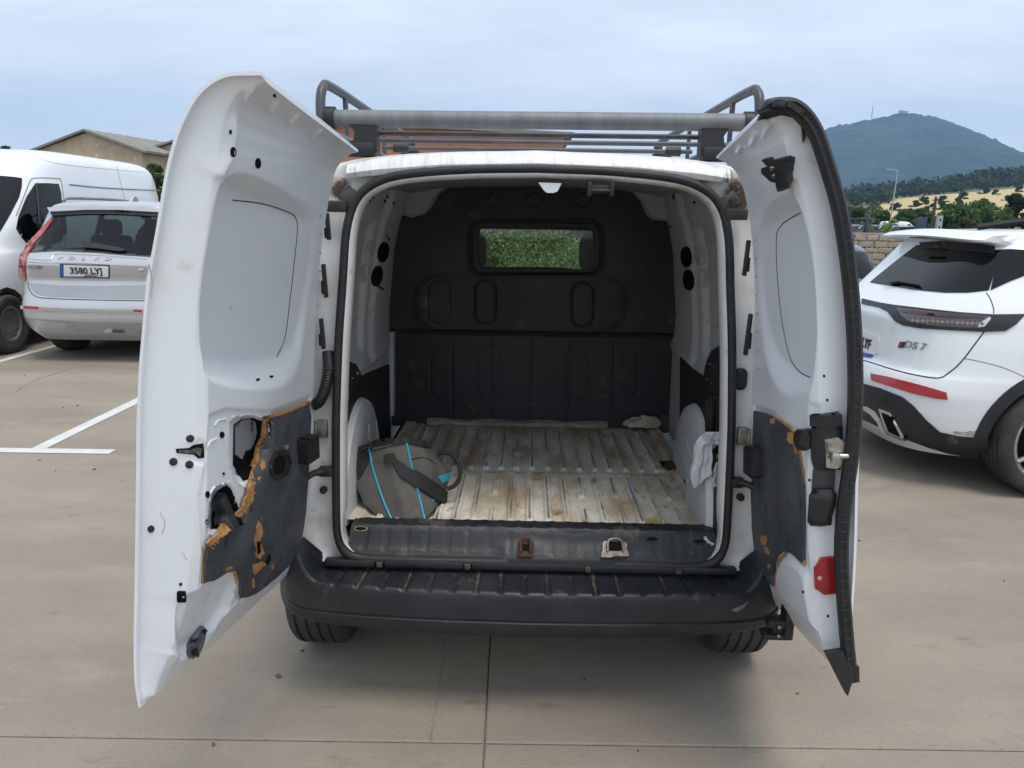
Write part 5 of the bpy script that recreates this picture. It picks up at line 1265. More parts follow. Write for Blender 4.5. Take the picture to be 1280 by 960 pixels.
for sx in (-1, 1):
    for wy in (.90, 3.65):
        wheel(suv, sx * .835, wy, .355, .235, sx, alloy, 5, rr=.76)
        a_m = MB(); G = []
        sr = side_ray(SM, sx)
        pts = [(wy + math.cos(t) * rr, .355 + math.sin(t) * rr) for t in np.linspace(R(-22), R(202), 40) for rr in (.385, .455)]
        res = surf_pts(sbv, pts, sr, .010); SI = SM.inverted()
        L_ = [tuple(SI @ q[0]) for q in res]
        inner = [(sx * .62, p[1], p[2]) for p in L_[0::2]]
        a_m.grid(np.array([[(p[0] - sx * .02, p[1], p[2]) for p in L_[1::2]], L_[1::2], L_[0::2], inner])); a_m.build('wheel_arch_trim', dusty_pl, suv)
glass_ds = [(1088, 353), (1100, 343), (1125, 323), (1146, 307), (1180, 306), (1215, 309), (1246, 313), (1244, 338), (1236, 363), (1210, 366), (1181, 366), (1140, 362)]
sp('rear_window', dark_glass, glass_ds, off=.006, thick=.006, step=8)
sp('window_surround', black_pl, [(1150, 304), (1180, 302), (1225, 306), (1244, 309), (1243, 318), (1215, 315), (1180, 312), (1152, 311)], off=.010, thick=.008, step=6)
sp('quarter_window', dark_glass, [(1246, 313), (1262, 312), (1282, 313), (1300, 316), (1300, 336), (1285, 343), (1262, 352), (1238, 363), (1243, 340)], off=.007, thick=.006, step=6)
# spoiler: a real lip over the window
spx = [(-.60, .60, 1.555), (-.58, .44, 1.548), (-.3, .385, 1.560), (0, .37, 1.565), (.3, .385, 1.560), (.58, .44, 1.548), (.60, .60, 1.555)]
G = []
for (a, b, c) in catmull(spx, 60): G.append([(a * .96, b + .16, c + .052), (a, b + .05, c + .034), (a, b, c + .008), (a, b + .012, c - .004), (a * .98, b + .10, c - .018), (a * .94, b + .2, c - .03)])
mb = MB(); mb.grid(np.array(G)); mb.build('spoiler', paint_white, suv)
mb = MB(); mb.box((0, .404, 1.556), (.22, .012, .012), .004); mb.build('brake_light', mat('dark_red_strip', (.10, .01, .012), rough=.3), suv)
lam = sp('tail_lamp', black_pl, [(1078, 374), (1100, 379), (1118, 382), (1160, 387), (1200, 391), (1240, 393.5), (1282, 393), (1270, 405), (1256, 414), (1229, 415), (1190, 413), (1150, 410.5), (1130, 407), (1120, 402), (1110, 390), (1098, 384), (1078, 380)], off=.010, thick=.012, step=6)
len_ = sp('lamp_lens', lens_clear, [(1122, 386), (1160, 390), (1200, 394), (1238, 396), (1232, 405), (1226, 410), (1190, 409), (1155, 406), (1137, 402), (1128, 395)], lam, off=.014, thick=.006, step=6)
crystal = mat('crystal_facets', (.28, .23, .24), (.12, .085, .09), rough=.15, scale=60, coat=.5)
for i in range(15):
    x = 1143 + i * 6; y = 401.5 + i * .25
    sp('lamp_facet', crystal, [(x, y - 2.6), (x + 3, y - .2), (x, y + 2.2), (x - 3, y - .2)], len_, off=.018, thick=.006, step=4, dome=.002)
sp('lamp_tip', mat('silver_lamp_tip', (.6, .62, .65), rough=.2), [(1224, 404), (1236, 397), (1238, 399), (1230, 408), (1222, 409)], len_, off=.018, thick=.005, step=4)
sp('lamp_glint', mat('lamp_red', (.045, .008, .011), rough=.2, coat=.6), [(1124, 388), (1160, 392), (1200, 395.5), (1230, 397), (1228, 399), (1190, 398), (1150, 394.5), (1127, 391)], len_, off=.017, thick=.004, step=5)
sline('tailgate_gap', [(1233, 366), (1238, 374), (1242, 386), (1242, 392)], .003, smooth=20)
sline('tailgate_gap', [(1230, 415), (1218, 431), (1206, 447), (1196, 458), (1186, 466), (1179, 471), (1172, 472.5), (1160, 471.5), (1136, 467), (1110, 460), (1085, 452), (1070, 448)], .0042, smooth=60)
sline('bumper_gap', [(1205, 448), (1230, 453), (1255, 460), (1276, 469), (1284, 474)], .002, smooth=30)
ref = sp('reflector', red_lens, [(1089, 467), (1110, 471), (1150, 481), (1183, 490.5), (1184.5, 499.5), (1170, 498), (1140, 491.5), (1105, 480.5), (1090, 475.5)], off=.008, thick=.012, step=5)
sp('bumper_cladding', dusty_pl, [(1074, 478), (1100, 485), (1128, 496), (1142, 507), (1158, 525), (1175, 540), (1198, 545), (1222, 547), (1232, 530), (1236, 560), (1230, 571), (1205, 569), (1186, 566), (1160, 558), (1130, 547), (1100, 533), (1074, 521)], off=.010, thick=.014, step=6)
sp('skid_stripe', mat('skid_silver', (.62, .63, .64), rough=.35), [(1074, 506), (1085, 508), (1095, 514), (1103, 525), (1109, 541), (1104, 537), (1099, 526), (1091, 517), (1083, 512), (1074, 511)], off=.020, thick=.012, step=4)
ex = sp('exhaust_tip', chrome, [(1101.5, 509.5), (1116, 514.5), (1135, 548), (1127, 547), (1111, 540)], off=.024, thick=.05, step=4)
sp('exhaust_bore', dark, [(1105.5, 514.5), (1114.5, 518), (1128, 543), (1114, 537)], ex, off=.027, thick=.01, step=4)
sp('mud_stain', mat('mud', (.28, .24, .19), (.5, .48, .45), rough=.9, scale=40), noz([(1192, 539), (1205, 540), (1221, 538), (1222, 545), (1205, 544), (1192, 543)], .8, 24, 3, True), off=.0012, thick=.002, step=4)
pl_ = sp('number_plate', plate_white, [(1050, 404), (1072, 411), (1090, 417), (1098.5, 421), (1100, 426), (1097.5, 441.5), (1093, 444), (1075, 440), (1050, 432)], off=.008, thick=.012, step=5)
sp('plate_frame_strip', plate_blue, [(1062, 436), (1080, 440.5), (1092, 443.5), (1090, 447), (1078, 445.5), (1062, 441)], pl_, off=.011, thick=.01, step=4)
def on_surf(bv, px, py, off=.01):
    r_ = surf_pts(bv, [(px, py), (px + 3, py), (px, py - 3)], off=off); return r_[0][0], (r_[1][0] - r_[0][0]).normalized(), (r_[2][0] - r_[0][0]).normalized()
def stxt(root, bv, nm, txt, px, py, size, m_, par, off=.01, aim=None, **k):
    o_, r_, u_ = on_surf(bv, px, py, off); I = MW[root].inverted(); I3 = I.to_3x3()
    if aim: r_ = (on_surf(bv, px + aim[0], py + aim[1], off)[0] - o_).normalized()
    return put_text(nm, txt, size, m_, par, I @ o_, I3 @ r_, I3 @ u_, **k)
stxt(suv, sbv, 'plate_lettering', '9 LYF', 1082, 429, .095, ink, pl_, .0135, (12, 4.5), bold=.0015, sx=.85)
stxt(suv, sbv, 'badge_lettering', 'DS 7', 1145, 432.5, .062, mat('badge_chrome', (.30, .30, .31), rough=.25, metal=.6), suv, .010, (10, 1.6), sx=1.15, bold=.001, shear=.15)
for i in range(2): sp('badge_bar', mat('badge_red', (.30, .02, .02), rough=.4) if i == 0 else ink, [(1123 + i * 4.2, 434.5), (1126 + i * 4.2, 427), (1129 + i * 4.2, 427.5), (1126.5 + i * 4.2, 435)], off=.008, thick=.006, step=4)
wp = sp('rear_wiper', black_pl, [(1109, 345), (1118, 346), (1127, 350), (1150, 357), (1152, 359.5), (1148, 359), (1125, 355), (1114, 357), (1112, 352)], off=.030, thick=.02, step=4)
0 and sp('tailgate_shut_panel', paint_white, [(1080, 368), (1120, 373), (1180, 379), (1238, 381), (1238, 385), (1180, 383.5), (1120, 377.5), (1080, 372)], off=.004, thick=.01, step=6)
sline('roof_rail', [(1222, 284), (1250, 280), (1275, 277), (1300, 275)], .012, black_pl, off=.02)
mb = MB(); mb.box((0, 2.3, .34), (1.45, 3.7, .2), .04); mb.box((0, 2.2, .85), (1.5, 2.9, .45), .05); mb.build('floor_pan', cab_dark, suv)
for sx in (-1, 1):
    sr = side_ray(SM, sx)
    patch('side_window', dark_glass, sbv, [(1.0, 1.12), (3.2, 1.12), (2.75, 1.36), (2.3, 1.48), (1.35, 1.47), (1.0, 1.30)], suv, SM, sr, .006, .006, .12)
    patch('headlight', lens_clear, sbv, [(3.9, .78), (4.45, .74), (4.4, .84), (3.95, .90)], suv, SM, sr, .006, .01, .1)

# ------------------------------------------------------------------ silver SUV on the left
vol = thing('parked_suv', 'silver SUV on the left seen from behind with tall red lamps, plate 3580 LYJ', 'car', (-4.55, 8.35, 0), 0); QM = MW[vol]
rows = [(.24, .86, .18, 4.75, 9, 4), (.36, .95, .06, 4.90, 9, 3.8), (.50, .985, .0, 4.95, 9, 3.5), (.62, .99, .0, 4.95, 9, 3.4), (.70, .99, .03, 4.93, 9, 3.3), (.76, .987, .06, 4.9, 9, 3.2), (.90, .985, .10, 4.85, 9, 3.2), (1.0, .98, .085, 4.78, 9, 3.2), (1.08, .975, .075, 4.6, 9, 3.3),
        (1.13, .96, .10, 4.1, 9, 3.6), (1.18, .94, .15, 3.75, 9, 4), (1.34, .885, .26, 3.4, 8, 5), (1.52, .825, .37, 3.0, 8, 5), (1.66, .765, .44, 2.6, 8, 5), (1.72, .71, .46, 2.4, 7, 4.6), (1.755, .60, .55, 2.2, 4.4, 4.2), (1.775, .40, .9, 2.0, 3.6, 4)]
vgl = [(67, 268), (110, 266), (150, 266.5), (196, 268), (212, 300), (218, 322), (186, 321), (160, 319.5), (120, 316), (72, 314), (52, 315), (37, 316), (52, 292)]
def vol_open(c, M):
    A = np.array(M); W = c @ A[:3, :3].T + A[:3, 3] - np.array(CAM); z = W @ np.array(_f)
    px, py = 640 + FPX * (W @ np.array(_r)) / z, 480 - FPX * (W @ np.array(_u)) / z
    d = (sdf(px, py, vgl) > 2.0) & (c[..., 1] < .7)
    x, y, zz = np.abs(c[..., 0]), c[..., 1], c[..., 2]
    d |= (zz > 1.22) & (zz < 1.62) & (x < .74 - .4 * (zz - 1.22)) & (y > 2.3)
    d |= (zz > 1.20) & (zz < 1.60) & (x > .70) & (((y > .85) & (y < 1.75)) | ((y > 1.9) & (y < 2.85) & (zz < 1.22 + (3.5 - y) * .6)))
    return d
vo_, qbv, QG = car_shell(vol, rows, paint_silver, (.92, 3.92), .365, 220, 150, cut=1.1, open_=vol_open)
def vp(nm, m_, poly, par=None, **k): return patch(nm, m_, qbv, poly, par or vol, QM, **k)
vp('rear_window', glass_mat('volvo_glass', (.32, .39, .39)), vgl, off=.006, thick=.006, step=7)
vp('spoiler', paint_silver, [(64, 262), (110, 258.5), (150, 259), (200, 262), (199, 267.5), (150, 264.5), (110, 264.5), (66, 267)], off=.05, thick=.06, step=7)
vp('spoiler_edge', black_pl, [(65, 265.5), (110, 263.8), (150, 263.8), (199, 266.5), (200, 272), (150, 269), (110, 268.8), (67, 271)], off=.03, thick=.03, step=7)
vp('tail_lamp', mat('tall_red_lens', (.42, .035, .03), (.30, .02, .02), rough=.2, coat=.6, scale=30), [(63, 274), (67, 275), (55, 292), (42, 306), (34, 320), (31.5, 333), (33, 351), (30, 352), (25, 347), (24, 338), (25.5, 322), (36, 303), (50, 289)], off=.012, thick=.014, step=4)
vp('wiper', black_pl, [(101, 303), (110, 303.5), (128, 307), (156, 312), (158, 315), (150, 316), (125, 312.5), (107, 311)], off=.035, thick=.02, step=4)
for i, ch in enumerate('VOLVO'): stxt(vol, qbv, 'badge_lettering', ch, 74.5 + i * 15.1, 322.6 + i * .35, .072, chrome, vol, .012, (20, .3), sx=1.3, bold=.002)
stxt(vol, qbv, 'badge_lettering', 'XC90', 43, 334, .06, mat('dull_chrome', (.25, .25, .27), rough=.3, metal=.6), vol, .010, (16, .2), sx=1.3)
pl2 = vp('number_plate', ink, [(75.5, 330), (137, 331.5), (137, 348), (75.5, 346.5)], off=.010, thick=.02, step=6)
vp('plate_face', plate_white, [(80.5, 331.2), (136, 332.6), (136, 346), (80.5, 344.8)], pl2, off=.014, thick=.006, step=6)
vp('plate_band', plate_blue, [(76.3, 331), (80.5, 331.2), (80.5, 345), (76.3, 344.8)], pl2, off=.014, thick=.006, step=6)
vp('plate_foot', plate_blue, [(80, 345.2), (136, 346.4), (136, 347.8), (80, 346.6)], pl2, off=.0145, thick=.004, step=6)
stxt(vol, qbv, 'plate_lettering', '3580 LYJ', 108.5, 338.7, .098, ink, pl2, .0165, (24, .5), sx=1.0, bold=.002)
for pts in ([(33, 323), (60, 325), (68, 318.5), (74, 317)], [(74, 317), (120, 319), (160, 322), (185, 324)], [(33, 327), (60, 328.5), (100, 329), (140, 331), (185, 333)]):
    line_on('tailgate_crease', paint_silver, qbv, pts, .006, vol, QM, off=.001, smooth=24)
line_on('tailgate_gap', ink, qbv, [(35, 352), (37, 362), (44, 370), (60, 373), (120, 375), (185, 376)], .005, vol, QM, smooth=50)
vp('tailgate_shade_band', mat('tailgate_shade_silver', (.36, .37, .39), (.33, .34, .36), rough=.3, metal=.5, scale=2, coat=.7), [(37, 354), (80, 357), (130, 357.5), (190, 356), (190, 374), (120, 373), (60, 371), (46, 368), (40, 362)], off=.003, thick=.006, step=7)  # shading of the concave tailgate, painted as a darker silver band
vp('chrome_strip', chrome, [(27, 382), (60, 384.5), (120, 386.5), (190, 388), (190, 391.5), (120, 390.5), (60, 388.5), (27, 386)], off=.012, thick=.014, step=6)
for pts in ([(27, 382), (49, 383.5), (49, 386.5), (27, 385.5)], [(167, 387), (178, 387.5), (178, 390.5), (168, 389.5)]): vp('bumper_reflector', red_lens, pts, off=.016, thick=.01, step=4)
vp('bumper_shade_panel', mat('bumper_shade_silver', (.42, .44, .46), rough=.35, metal=.4), [(34, 398), (120, 402), (190, 403), (190, 417), (120, 415), (42, 411)], off=.004, thick=.006, step=8)  # shade low on the bumper, painted as a darker silver panel
line_on('handle_badge', chrome, qbv, [(174, 337), (180, 337)], .012, vol, QM, off=.01)
for sx in (-1, 1):
    for wy in (.92, 3.92): wheel(vol, sx * .82, wy, .365, .245, sx, alloy, 5)
    sr = side_ray(QM, sx)
    patch('side_window', tint_glass, qbv, [(.75, 1.18), (3.5, 1.16), (3.0, 1.45), (2.6, 1.62), (.95, 1.62)], vol, QM, sr, .006, .006, .14)
    mb = MB(); mb.tube(catmull([(sx * .66, .75, 1.765), (sx * .68, 1.0, 1.80), (sx * .70, 2.2, 1.80), (sx * .68, 2.5, 1.765)], 24), .016, 8); mb.build('roof_rail', alu, vol)
patch('windscreen', tint_glass, qbv, [(-.78, 1.2), (.78, 1.2), (.68, 1.64), (-.68, 1.64)], vol, QM, lambda a, b: (QM @ Vector((a, 9, b)), Vector((0, -1, 0))), .006, .006, .14)
mb = MB(); mb.prism([(0, 0), (.20, 0), (.17, .05), (.10, .07), (.04, .05)], lambda a, b, d: Vector((.02 - .02 + d, .95 + a, 1.768 + b)), .03, bev=.008); mb.build('roof_fin', paint_silver, vol)
mb = MB(); mb.box((0, 2.4, .36), (1.5, 4.1, .2), .04); mb.box((0, 2.4, .80), (1.6, 3.3, .45), .05); mb.build('floor_pan', cab_dark, vol)
for sx in (-.45, .45):
    for yy in (1.35, 2.5):
        mb = MB(); mb.box((sx, yy, 1.12), (.50, .16, .5), .06); mb.box((sx, yy + .02, 1.46), (.26, .12, .20), .06); mb.build('car_seat', cab_dark, vol)
mb = MB(); mb.tube([(.1, .30, .42), (.1, .6, .36)], .04, 10); mb.build('tow_eye', dark, vol)

# ------------------------------------------------------------------ big white panel van behind it
def panel_van(name, label, loc, rz, k=1.0):
    t = thing(name, label, 'van', loc, rz); M = MW[t]
    rows = [(.25, .94, .08, 5.45, 7, 4.5), (.40, 1.0, .02, 5.58, 7, 4.2), (.60, 1.02, .0, 5.62, 8, 4), (.85, 1.03, .0, 5.60, 8, 4), (1.02, 1.03, .0, 5.50, 8, 4), (1.14, 1.03, .0, 5.20, 8, 4.4), (1.24, 1.025, .0, 4.90, 8, 5), (1.5, 1.01, .01, 4.62, 8, 6), (1.9, .97, .03, 4.20, 8, 6.5), (2.15, .93, .05, 3.92, 8, 6.5), (2.30, .89, .08, 3.68, 7, 6), (2.39, .80, .14, 3.4, 6, 5), (2.44, .62, .3, 3.1, 5, 5), (2.46, .3, .7, 2.8, 4, 4)]
    rows = [(a * k, b * k, c * k, d * k, e, f) for a, b, c, d, e, f in rows]
    o, bv, G = car_shell(t, rows, paint_white, (1.05 * k, 4.72 * k), .345 * k, 200, 120)
    for sx in (-1, 1):
        for wy in (1.05, 4.72): wheel(t, sx * .90 * k, wy * k, .345 * k, .22 * k, sx, mat('dusty_steel_rim', (.16, .155, .15), rough=.6, metal=.3), 0, n=36)
    mb = MB(); mb.box((0, 2.8 * k, .36 * k), (1.7 * k, 4.8 * k, .2 * k), .04); mb.build('floor_pan', dark, t)
    return t, bv, M
mas, mbv, MM = panel_van('panel_van', 'tall white panel van parked beyond the silver SUV, facing the camera', (-6.98, 13.65, 0), R(181.2))
def mp_(nm, m_, poly, par=None, **k): return patch(nm, m_, mbv, poly, par or mas, MM, **k)
mp_('windscreen', dark_glass, [(-30, 217), (0, 220), (18, 221.5), (27.5, 223), (27, 234), (24, 246), (14, 266), (0, 290), (-30, 306)], off=.006, thick=.008, step=6)
mp_('side_window', dark_glass, [(44, 229), (60, 229), (73, 230), (76, 241), (77.5, 258), (78, 300), (60, 306), (36, 307), (27, 297), (20, 286), (23, 270), (33, 246)], off=.006, thick=.008, step=6)
line_on('window_post', black_pl, mbv, [(44, 231), (47, 262), (48, 280)], .012, mas, MM, off=.012)
mirr = MB(); c = MM.inverted() @ surf_pts(mbv, [(46, 277)])[0][0]; mirr.box((c.x - .22, c.y + .02, c.z), (.26, .16, .34), .05); mirr.box((c.x - .06, c.y, c.z - .05), (.2, .06, .08), .02); mirr.build('door_mirror', black_pl, mas)
for pts, r_ in (([(20, 270), (32, 240), (38, 226), (45, 222.5), (70, 223), (76, 226), (79, 245), (81, 270), (82, 330)], .006), ([(86, 230.5), (120, 234), (160, 236.5), (200, 238)], .010), ([(146, 207), (150, 226), (156, 250)], .004), ([(40, 196), (75, 205), (140, 212), (200, 217)], .003)):
    line_on('panel_seam', mat('seam_grey', (.22, .23, .24), rough=.6), mbv, pts, r_, mas, MM, smooth=40)
mp_('headlight', lens_clear, [(-40, 310), (-14, 312), (-6, 335), (-20, 345), (-40, 340)], off=.006, thick=.01, step=7)
mp_('rear_arch_trim', black_pl, [(0, 362), (8, 359), (18, 362), (27, 370), (25, 374), (16, 368), (8, 365), (0, 368)], off=.006, thick=.01, step=5)

# ------------------------------------------------------------------ cars behind the white SUV
blue = simple_car('parked_car', 'dark blue hatchback half hidden between the right van door and the white SUV', 'car', (4.35, 10.4, 0), R(-4), 4.0, 1.36, 1.72, paint_blue)
grey = simple_car('parked_car', 'grey car whose roof shows just above the white SUV spoiler, by the stone wall', 'car', (6.9, 13.6, 0), R(-60), 4.2, 1.24, 1.74, paint_grey)
# ================================================================== plants
def quick_mesh(V, F, name, m_, parent=None):
    me = bpy.data.meshes.new(name); me.vertices.add(len(V)); me.vertices.foreach_set('co', V.reshape(-1).astype(np.float32))
    me.loops.add(F.size); me.loops.foreach_set('vertex_index', F.ravel().astype(np.int32)); k = F.shape[1]
    me.polygons.add(len(F)); me.polygons.foreach_set('loop_start', np.arange(0, F.size, k, dtype=np.int32)); me.polygons.foreach_set('loop_total', np.full(len(F), k, np.int32))
    me.materials.append(m_); me.update(calc_edges=True); o = bpy.data.objects.new(name, me); COL.objects.link(o)
    if parent is not None: o.parent = parent
    return o
def leaf_cloud(clumps, per, size, rg, droop=.2, aspect=2.0):
    """folded leaf-shaped faces spread through clumps (cx, cy, cz, rx, ry, rz)"""
    C = []
    for (cx, cy, cz, rx, ry, rz) in clumps:
        d = rg.normal(size=(per, 3)); d /= np.linalg.norm(d, axis=1)[:, None]; r_ = rg.random((per, 1)) ** .45
        C.append(np.array([cx, cy, cz]) + d * r_ * np.array([rx, ry, rz]))
    C = np.vstack(C); n = len(C)
    a = rg.normal(size=(n, 3)); a[:, 2] -= droop; a /= np.linalg.norm(a, axis=1)[:, None]
    b = np.cross(a, rg.normal(size=(n, 3))); b /= np.linalg.norm(b, axis=1)[:, None]; c = np.cross(a, b)
    s = (size * rg.uniform(.6, 1.3, (n, 1)))
    V = np.stack([C - a * s, C + b * s / aspect + c * s * .15, C + a * s, C - b * s / aspect + c * s * .15], 1).reshape(-1, 3)
    return V, np.arange(n * 4).reshape(n, 4)
def leaf_mat(name, c1, c2, sc=.8, spot=None):
    M_ = mat(name, c1, c2, rough=.55, scale=sc, spec=.3, lo=.3, hi=.7, spots=[(spot, sc * 6, .6, .15)] if spot else None)
    t = M_.node_tree; o = [q for q in t.nodes if q.type == 'OUTPUT_MATERIAL'][0]; b = [q for q in t.nodes if q.type == 'BSDF_PRINCIPLED'][0]
    tr = N(t, 'ShaderNodeBsdfTranslucent'); ms = N(t, 'ShaderNodeMixShader', Fac=.42)
    src = b.inputs['Base Color'].links[0].from_socket; t.links.new(src, tr.inputs[0])
    t.links.new(b.outputs[0], ms.inputs[1]); t.links.new(tr.outputs[0], ms.inputs[2]); t.links.new(ms.outputs[0], o.inputs[0]); return M_
bark = mat('bark', (.10, .075, .05), (.05, .04, .03), rough=.95, scale=8, bump=.01, bscale=30)
lv_mid = leaf_mat('mid_green_leaves', (.105, .18, .060), (.06, .115, .042), spot=(.16, .20, .08))
lv_light = leaf_mat('light_green_leaves', (.22, .33, .12), (.12, .21, .07), spot=(.30, .40, .18))
lv_dark = leaf_mat('dark_green_leaves', (.045, .085, .028), (.028, .058, .022), spot=(.08, .12, .04))
lv_pine = leaf_mat('pine_green', (.055, .082, .038), (.036, .060, .030), sc=.1)
lv_olive = leaf_mat('olive_green', (.10, .11, .05), (.065, .08, .035))
def tree(name, label, cat, loc, h, wid, lm, seed, nclump=16, per=260, leaf=.22, trunk=.25, base=.25, group=None, shape='round'):
    t = thing(name, label, cat, loc, 0, group); rg = np.random.default_rng(seed); q = random.Random(seed)
    cl = []; top = []
    for k in range(nclump):
        u = (k + .5) / nclump; z = base + (1 - base) * (u ** .8); 
        prof_ = math.sin(math.pi * min(1, max(.06, (z - base * .6) / (1.05 - base * .6)))) ** .6 if shape == 'round' else (1 - z * .75)
        r_ = wid / 2 * prof_ * q.uniform(.35, .85); a = q.uniform(0, 6.283); rr = wid * q.uniform(.13, .24)
        cl.append((r_ * math.cos(a), r_ * math.sin(a), h * z - rr * .5, rr, rr, rr * q.uniform(.6, .9))); top.append((r_ * math.cos(a), r_ * math.sin(a), h * z - rr * .6))
    V, F = leaf_cloud(cl, per, leaf, rg)
    V[:, 2] = np.maximum(V[:, 2], .03)
    quick_mesh(V, F, 'crown', lm, t)
    mb = MB(); tr_top = h * .72
    mb.tube(catmull([(0, 0, -.2), (q.uniform(-.1, .1) * h * .2, 0, h * base), (0, q.uniform(-.1, .1) * h * .2, tr_top)], 12), np.linspace(trunk, trunk * .25, 12), 8)
    for (a, b, c) in top[::max(1, nclump // 8)]:
        z0 = min(c * .6, tr_top * .8); mb.tube([(0, 0, z0), (a * .5, b * .5, (z0 + c) / 2 + .05), (a, b, c)], [trunk * .4, trunk * .25, trunk * .1], 6)
    mb.build('trunk', bark, t); return t
# bushes seen through the cab
for i, (x, y, h, wd, lm_, lab) in enumerate(((-1.9, 13.2, 2.5, 2.4, lv_olive, 'pale yellowish bush seen at the left side of the bulkhead window'), (.15, 13.0, 2.4, 2.6, lv_light, 'bright green bush filling the middle of the bulkhead window'), (1.9, 13.4, 2.7, 2.4, lv_mid, 'deeper green bush at the right side of the bulkhead window'), (-.6, 15.2, 2.2, 3.4, lv_mid, 'tall green bush behind the bright one in the bulkhead window'))):
    tree('bush', lab, 'bush', (x, y, -.03), h, wd, lm_, 20 + i, 30, 1700, .031, .06, .02)
# trees and shrubs beyond the wall on the right
def px_ground(px, Y): p = at_y(px, 280, Y); return p.x
def px_h(px, py, Y): return at_y(px, py, Y).z
rowT = [(1072, 248, 28, 112, lv_mid, 'bushy tree beside the black door seal, left end of the far tree row'), (1100, 252, 34, 108, lv_mid, 'green tree behind the street lamp, beyond the car park'), (1128, 252, 30, 106, lv_mid, 'low tree right of the street lamp'), (1152, 249, 30, 110, lv_mid, 'green tree left of the wooden pole'),
        (1195, 246, 50, 98, lv_mid, 'broad green tree right of the concrete post'), (1230, 243, 64, 100, lv_mid, 'largest green tree above the white SUV roof'), (1222, 236, 26, 118, lv_dark, 'narrow tree top rising behind the largest tree'), (1266, 229, 27, 104, lv_pine, 'round topped pine standing alone at the right edge'), (1300, 240, 40, 100, lv_dark, 'dark tree at the far right edge')]
for i, (px, py, wp_, Y, lm_, lab) in enumerate(rowT):
    z0 = float(tz(np.array(px_ground(px, Y)), np.array(float(Y)))); H_ = (px_h(px, py + (9 if Y > 103 else 5), Y) - z0) * .94
    tree('pine_tree' if 'pine' in lab else 'leafy_tree', lab, 'tree', (px_ground(px, Y), Y, z0 - .05), H_, wp_ * Y / 960 * 1.05, lm_, 50 + i, 30, 170, .30, .22, .06 if 'pine' not in lab else .3)
for i, (px, py, wp_, Y, lm_, lab) in enumerate(((1205, 272, 30, 60, lv_olive, 'greyish olive shrub in front of the broad tree'), (1255, 268, 26, 62, lv_mid, 'green shrub right of the olive shrub'), (1172, 283, 14, 58, lv_olive, 'dry grassy shrub at the foot of the concrete post'), (1086, 268, 16, 27, lv_light, 'light green sapling growing behind the stone wall, left one'), (1112, 272, 20, 26.5, lv_light, 'light green sapling in front of the distant white van'))):
    H_ = px_h(px, py, Y)
    if 'sapling' in lab: tree('sapling', lab, 'shrub', (px_ground(px, Y), Y, -.03), H_, wp_ * Y / 960 * 1.3, lm_, 80 + i, 16, 22, .07, .03, .45)
    else: tree('shrub', lab, 'shrub', (px_ground(px, Y), Y, -.03), H_, wp_ * Y / 960, lm_, 80 + i, 18, 110, .16, .08, .05)
# bushes dotted over the wheat field
b0 = None; qf = random.Random(4)
for i, (px, Y, sz) in enumerate(((1128, 300, 5), (1136, 310, 4.5), (1158, 330, 5), (1172, 345, 6), (1183, 342, 4), (1197, 350, 5), (1118, 360, 10), (1140, 400, 9), (1192, 380, 6), (1240, 470, 7), (1215, 330, 3.5), (1252, 400, 4), (1268, 480, 6), (1150, 420, 10), (1176, 430, 9), (1200, 450, 10), (1224, 500, 10), (1164, 380, 3.5))):
    x = px_ground(px, Y); z = float(tz(np.array(x), np.array(float(Y)))) - .3
    if b0 is None: b0 = tree('field_bush', 'small rounded bush dotting the golden wheat field', 'bush', (x, Y, z), 1.0, 1.25, lv_dark, 5, 12, 60, .10, .05, .02, group='bushes dotting the wheat field'); o = b0
    else: o = copy_tree(b0); o.location = (x, Y, z)
    sz *= .62 if sz > 6 else .85; o.scale = (sz * .9, sz * .9, sz * qf.uniform(.6, .85)); o.rotation_euler = (0, 0, qf.uniform(0, 6))
# forest on the slopes behind: one mass
rg = np.random.default_rng(9); TV = []
def wood(n, yr, sr, hr, cond=lambda x, y: True):
    k = 0
    while k < n:
        y = rg.uniform(*yr); s = rg.uniform(*sr); x = s * y
        if not cond(x, y): k += .2; continue
        h = rg.uniform(*hr); z = float(tz(np.array(x), np.array(y))); w_ = h * rg.uniform(.35, .55)
        d = rg.normal(size=(34, 3)); d /= np.linalg.norm(d, axis=1)[:, None]
        c = np.array([x, y, z + h * .55]) + d * np.array([w_, w_, h * .5]) * rg.random((34, 1)) ** .35
        a = rg.normal(size=(34, 3)); a /= np.linalg.norm(a, axis=1)[:, None]; b = np.cross(a, rg.normal(size=(34, 3))); b /= np.linalg.norm(b, axis=1)[:, None]
        sz = h * .16
        TV.append(np.stack([c - a * sz, c + b * sz * .7, c + a * sz, c - b * sz * .7], 1).reshape(-1, 3)); k += 1
wood(900, (680, 900), (.36, .95), (10, 16), lambda x, y: x / y > .53 + .0002 * (y - 640) or y > 790)
wood(160, (470, 640), (.36, .475), (5, 8)); wood(200, (600, 650), (.475, .95), (5, 8)); wood(120, (170, 420), (.36, .465), (2, 4)); wood(220, (900, 1500), (.3, .8), (10, 15))
wood(160, (200, 400), (-.9, -.3), (5, 9))
V_ = np.vstack(TV); o = quick_mesh(V_, np.arange(len(V_)).reshape(-1, 4), 'far_woodland', lv_pine); o['kind'] = 'stuff'; o['label'] = 'dark woodland covering the slopes below the mountain'; o['category'] = 'woodland'
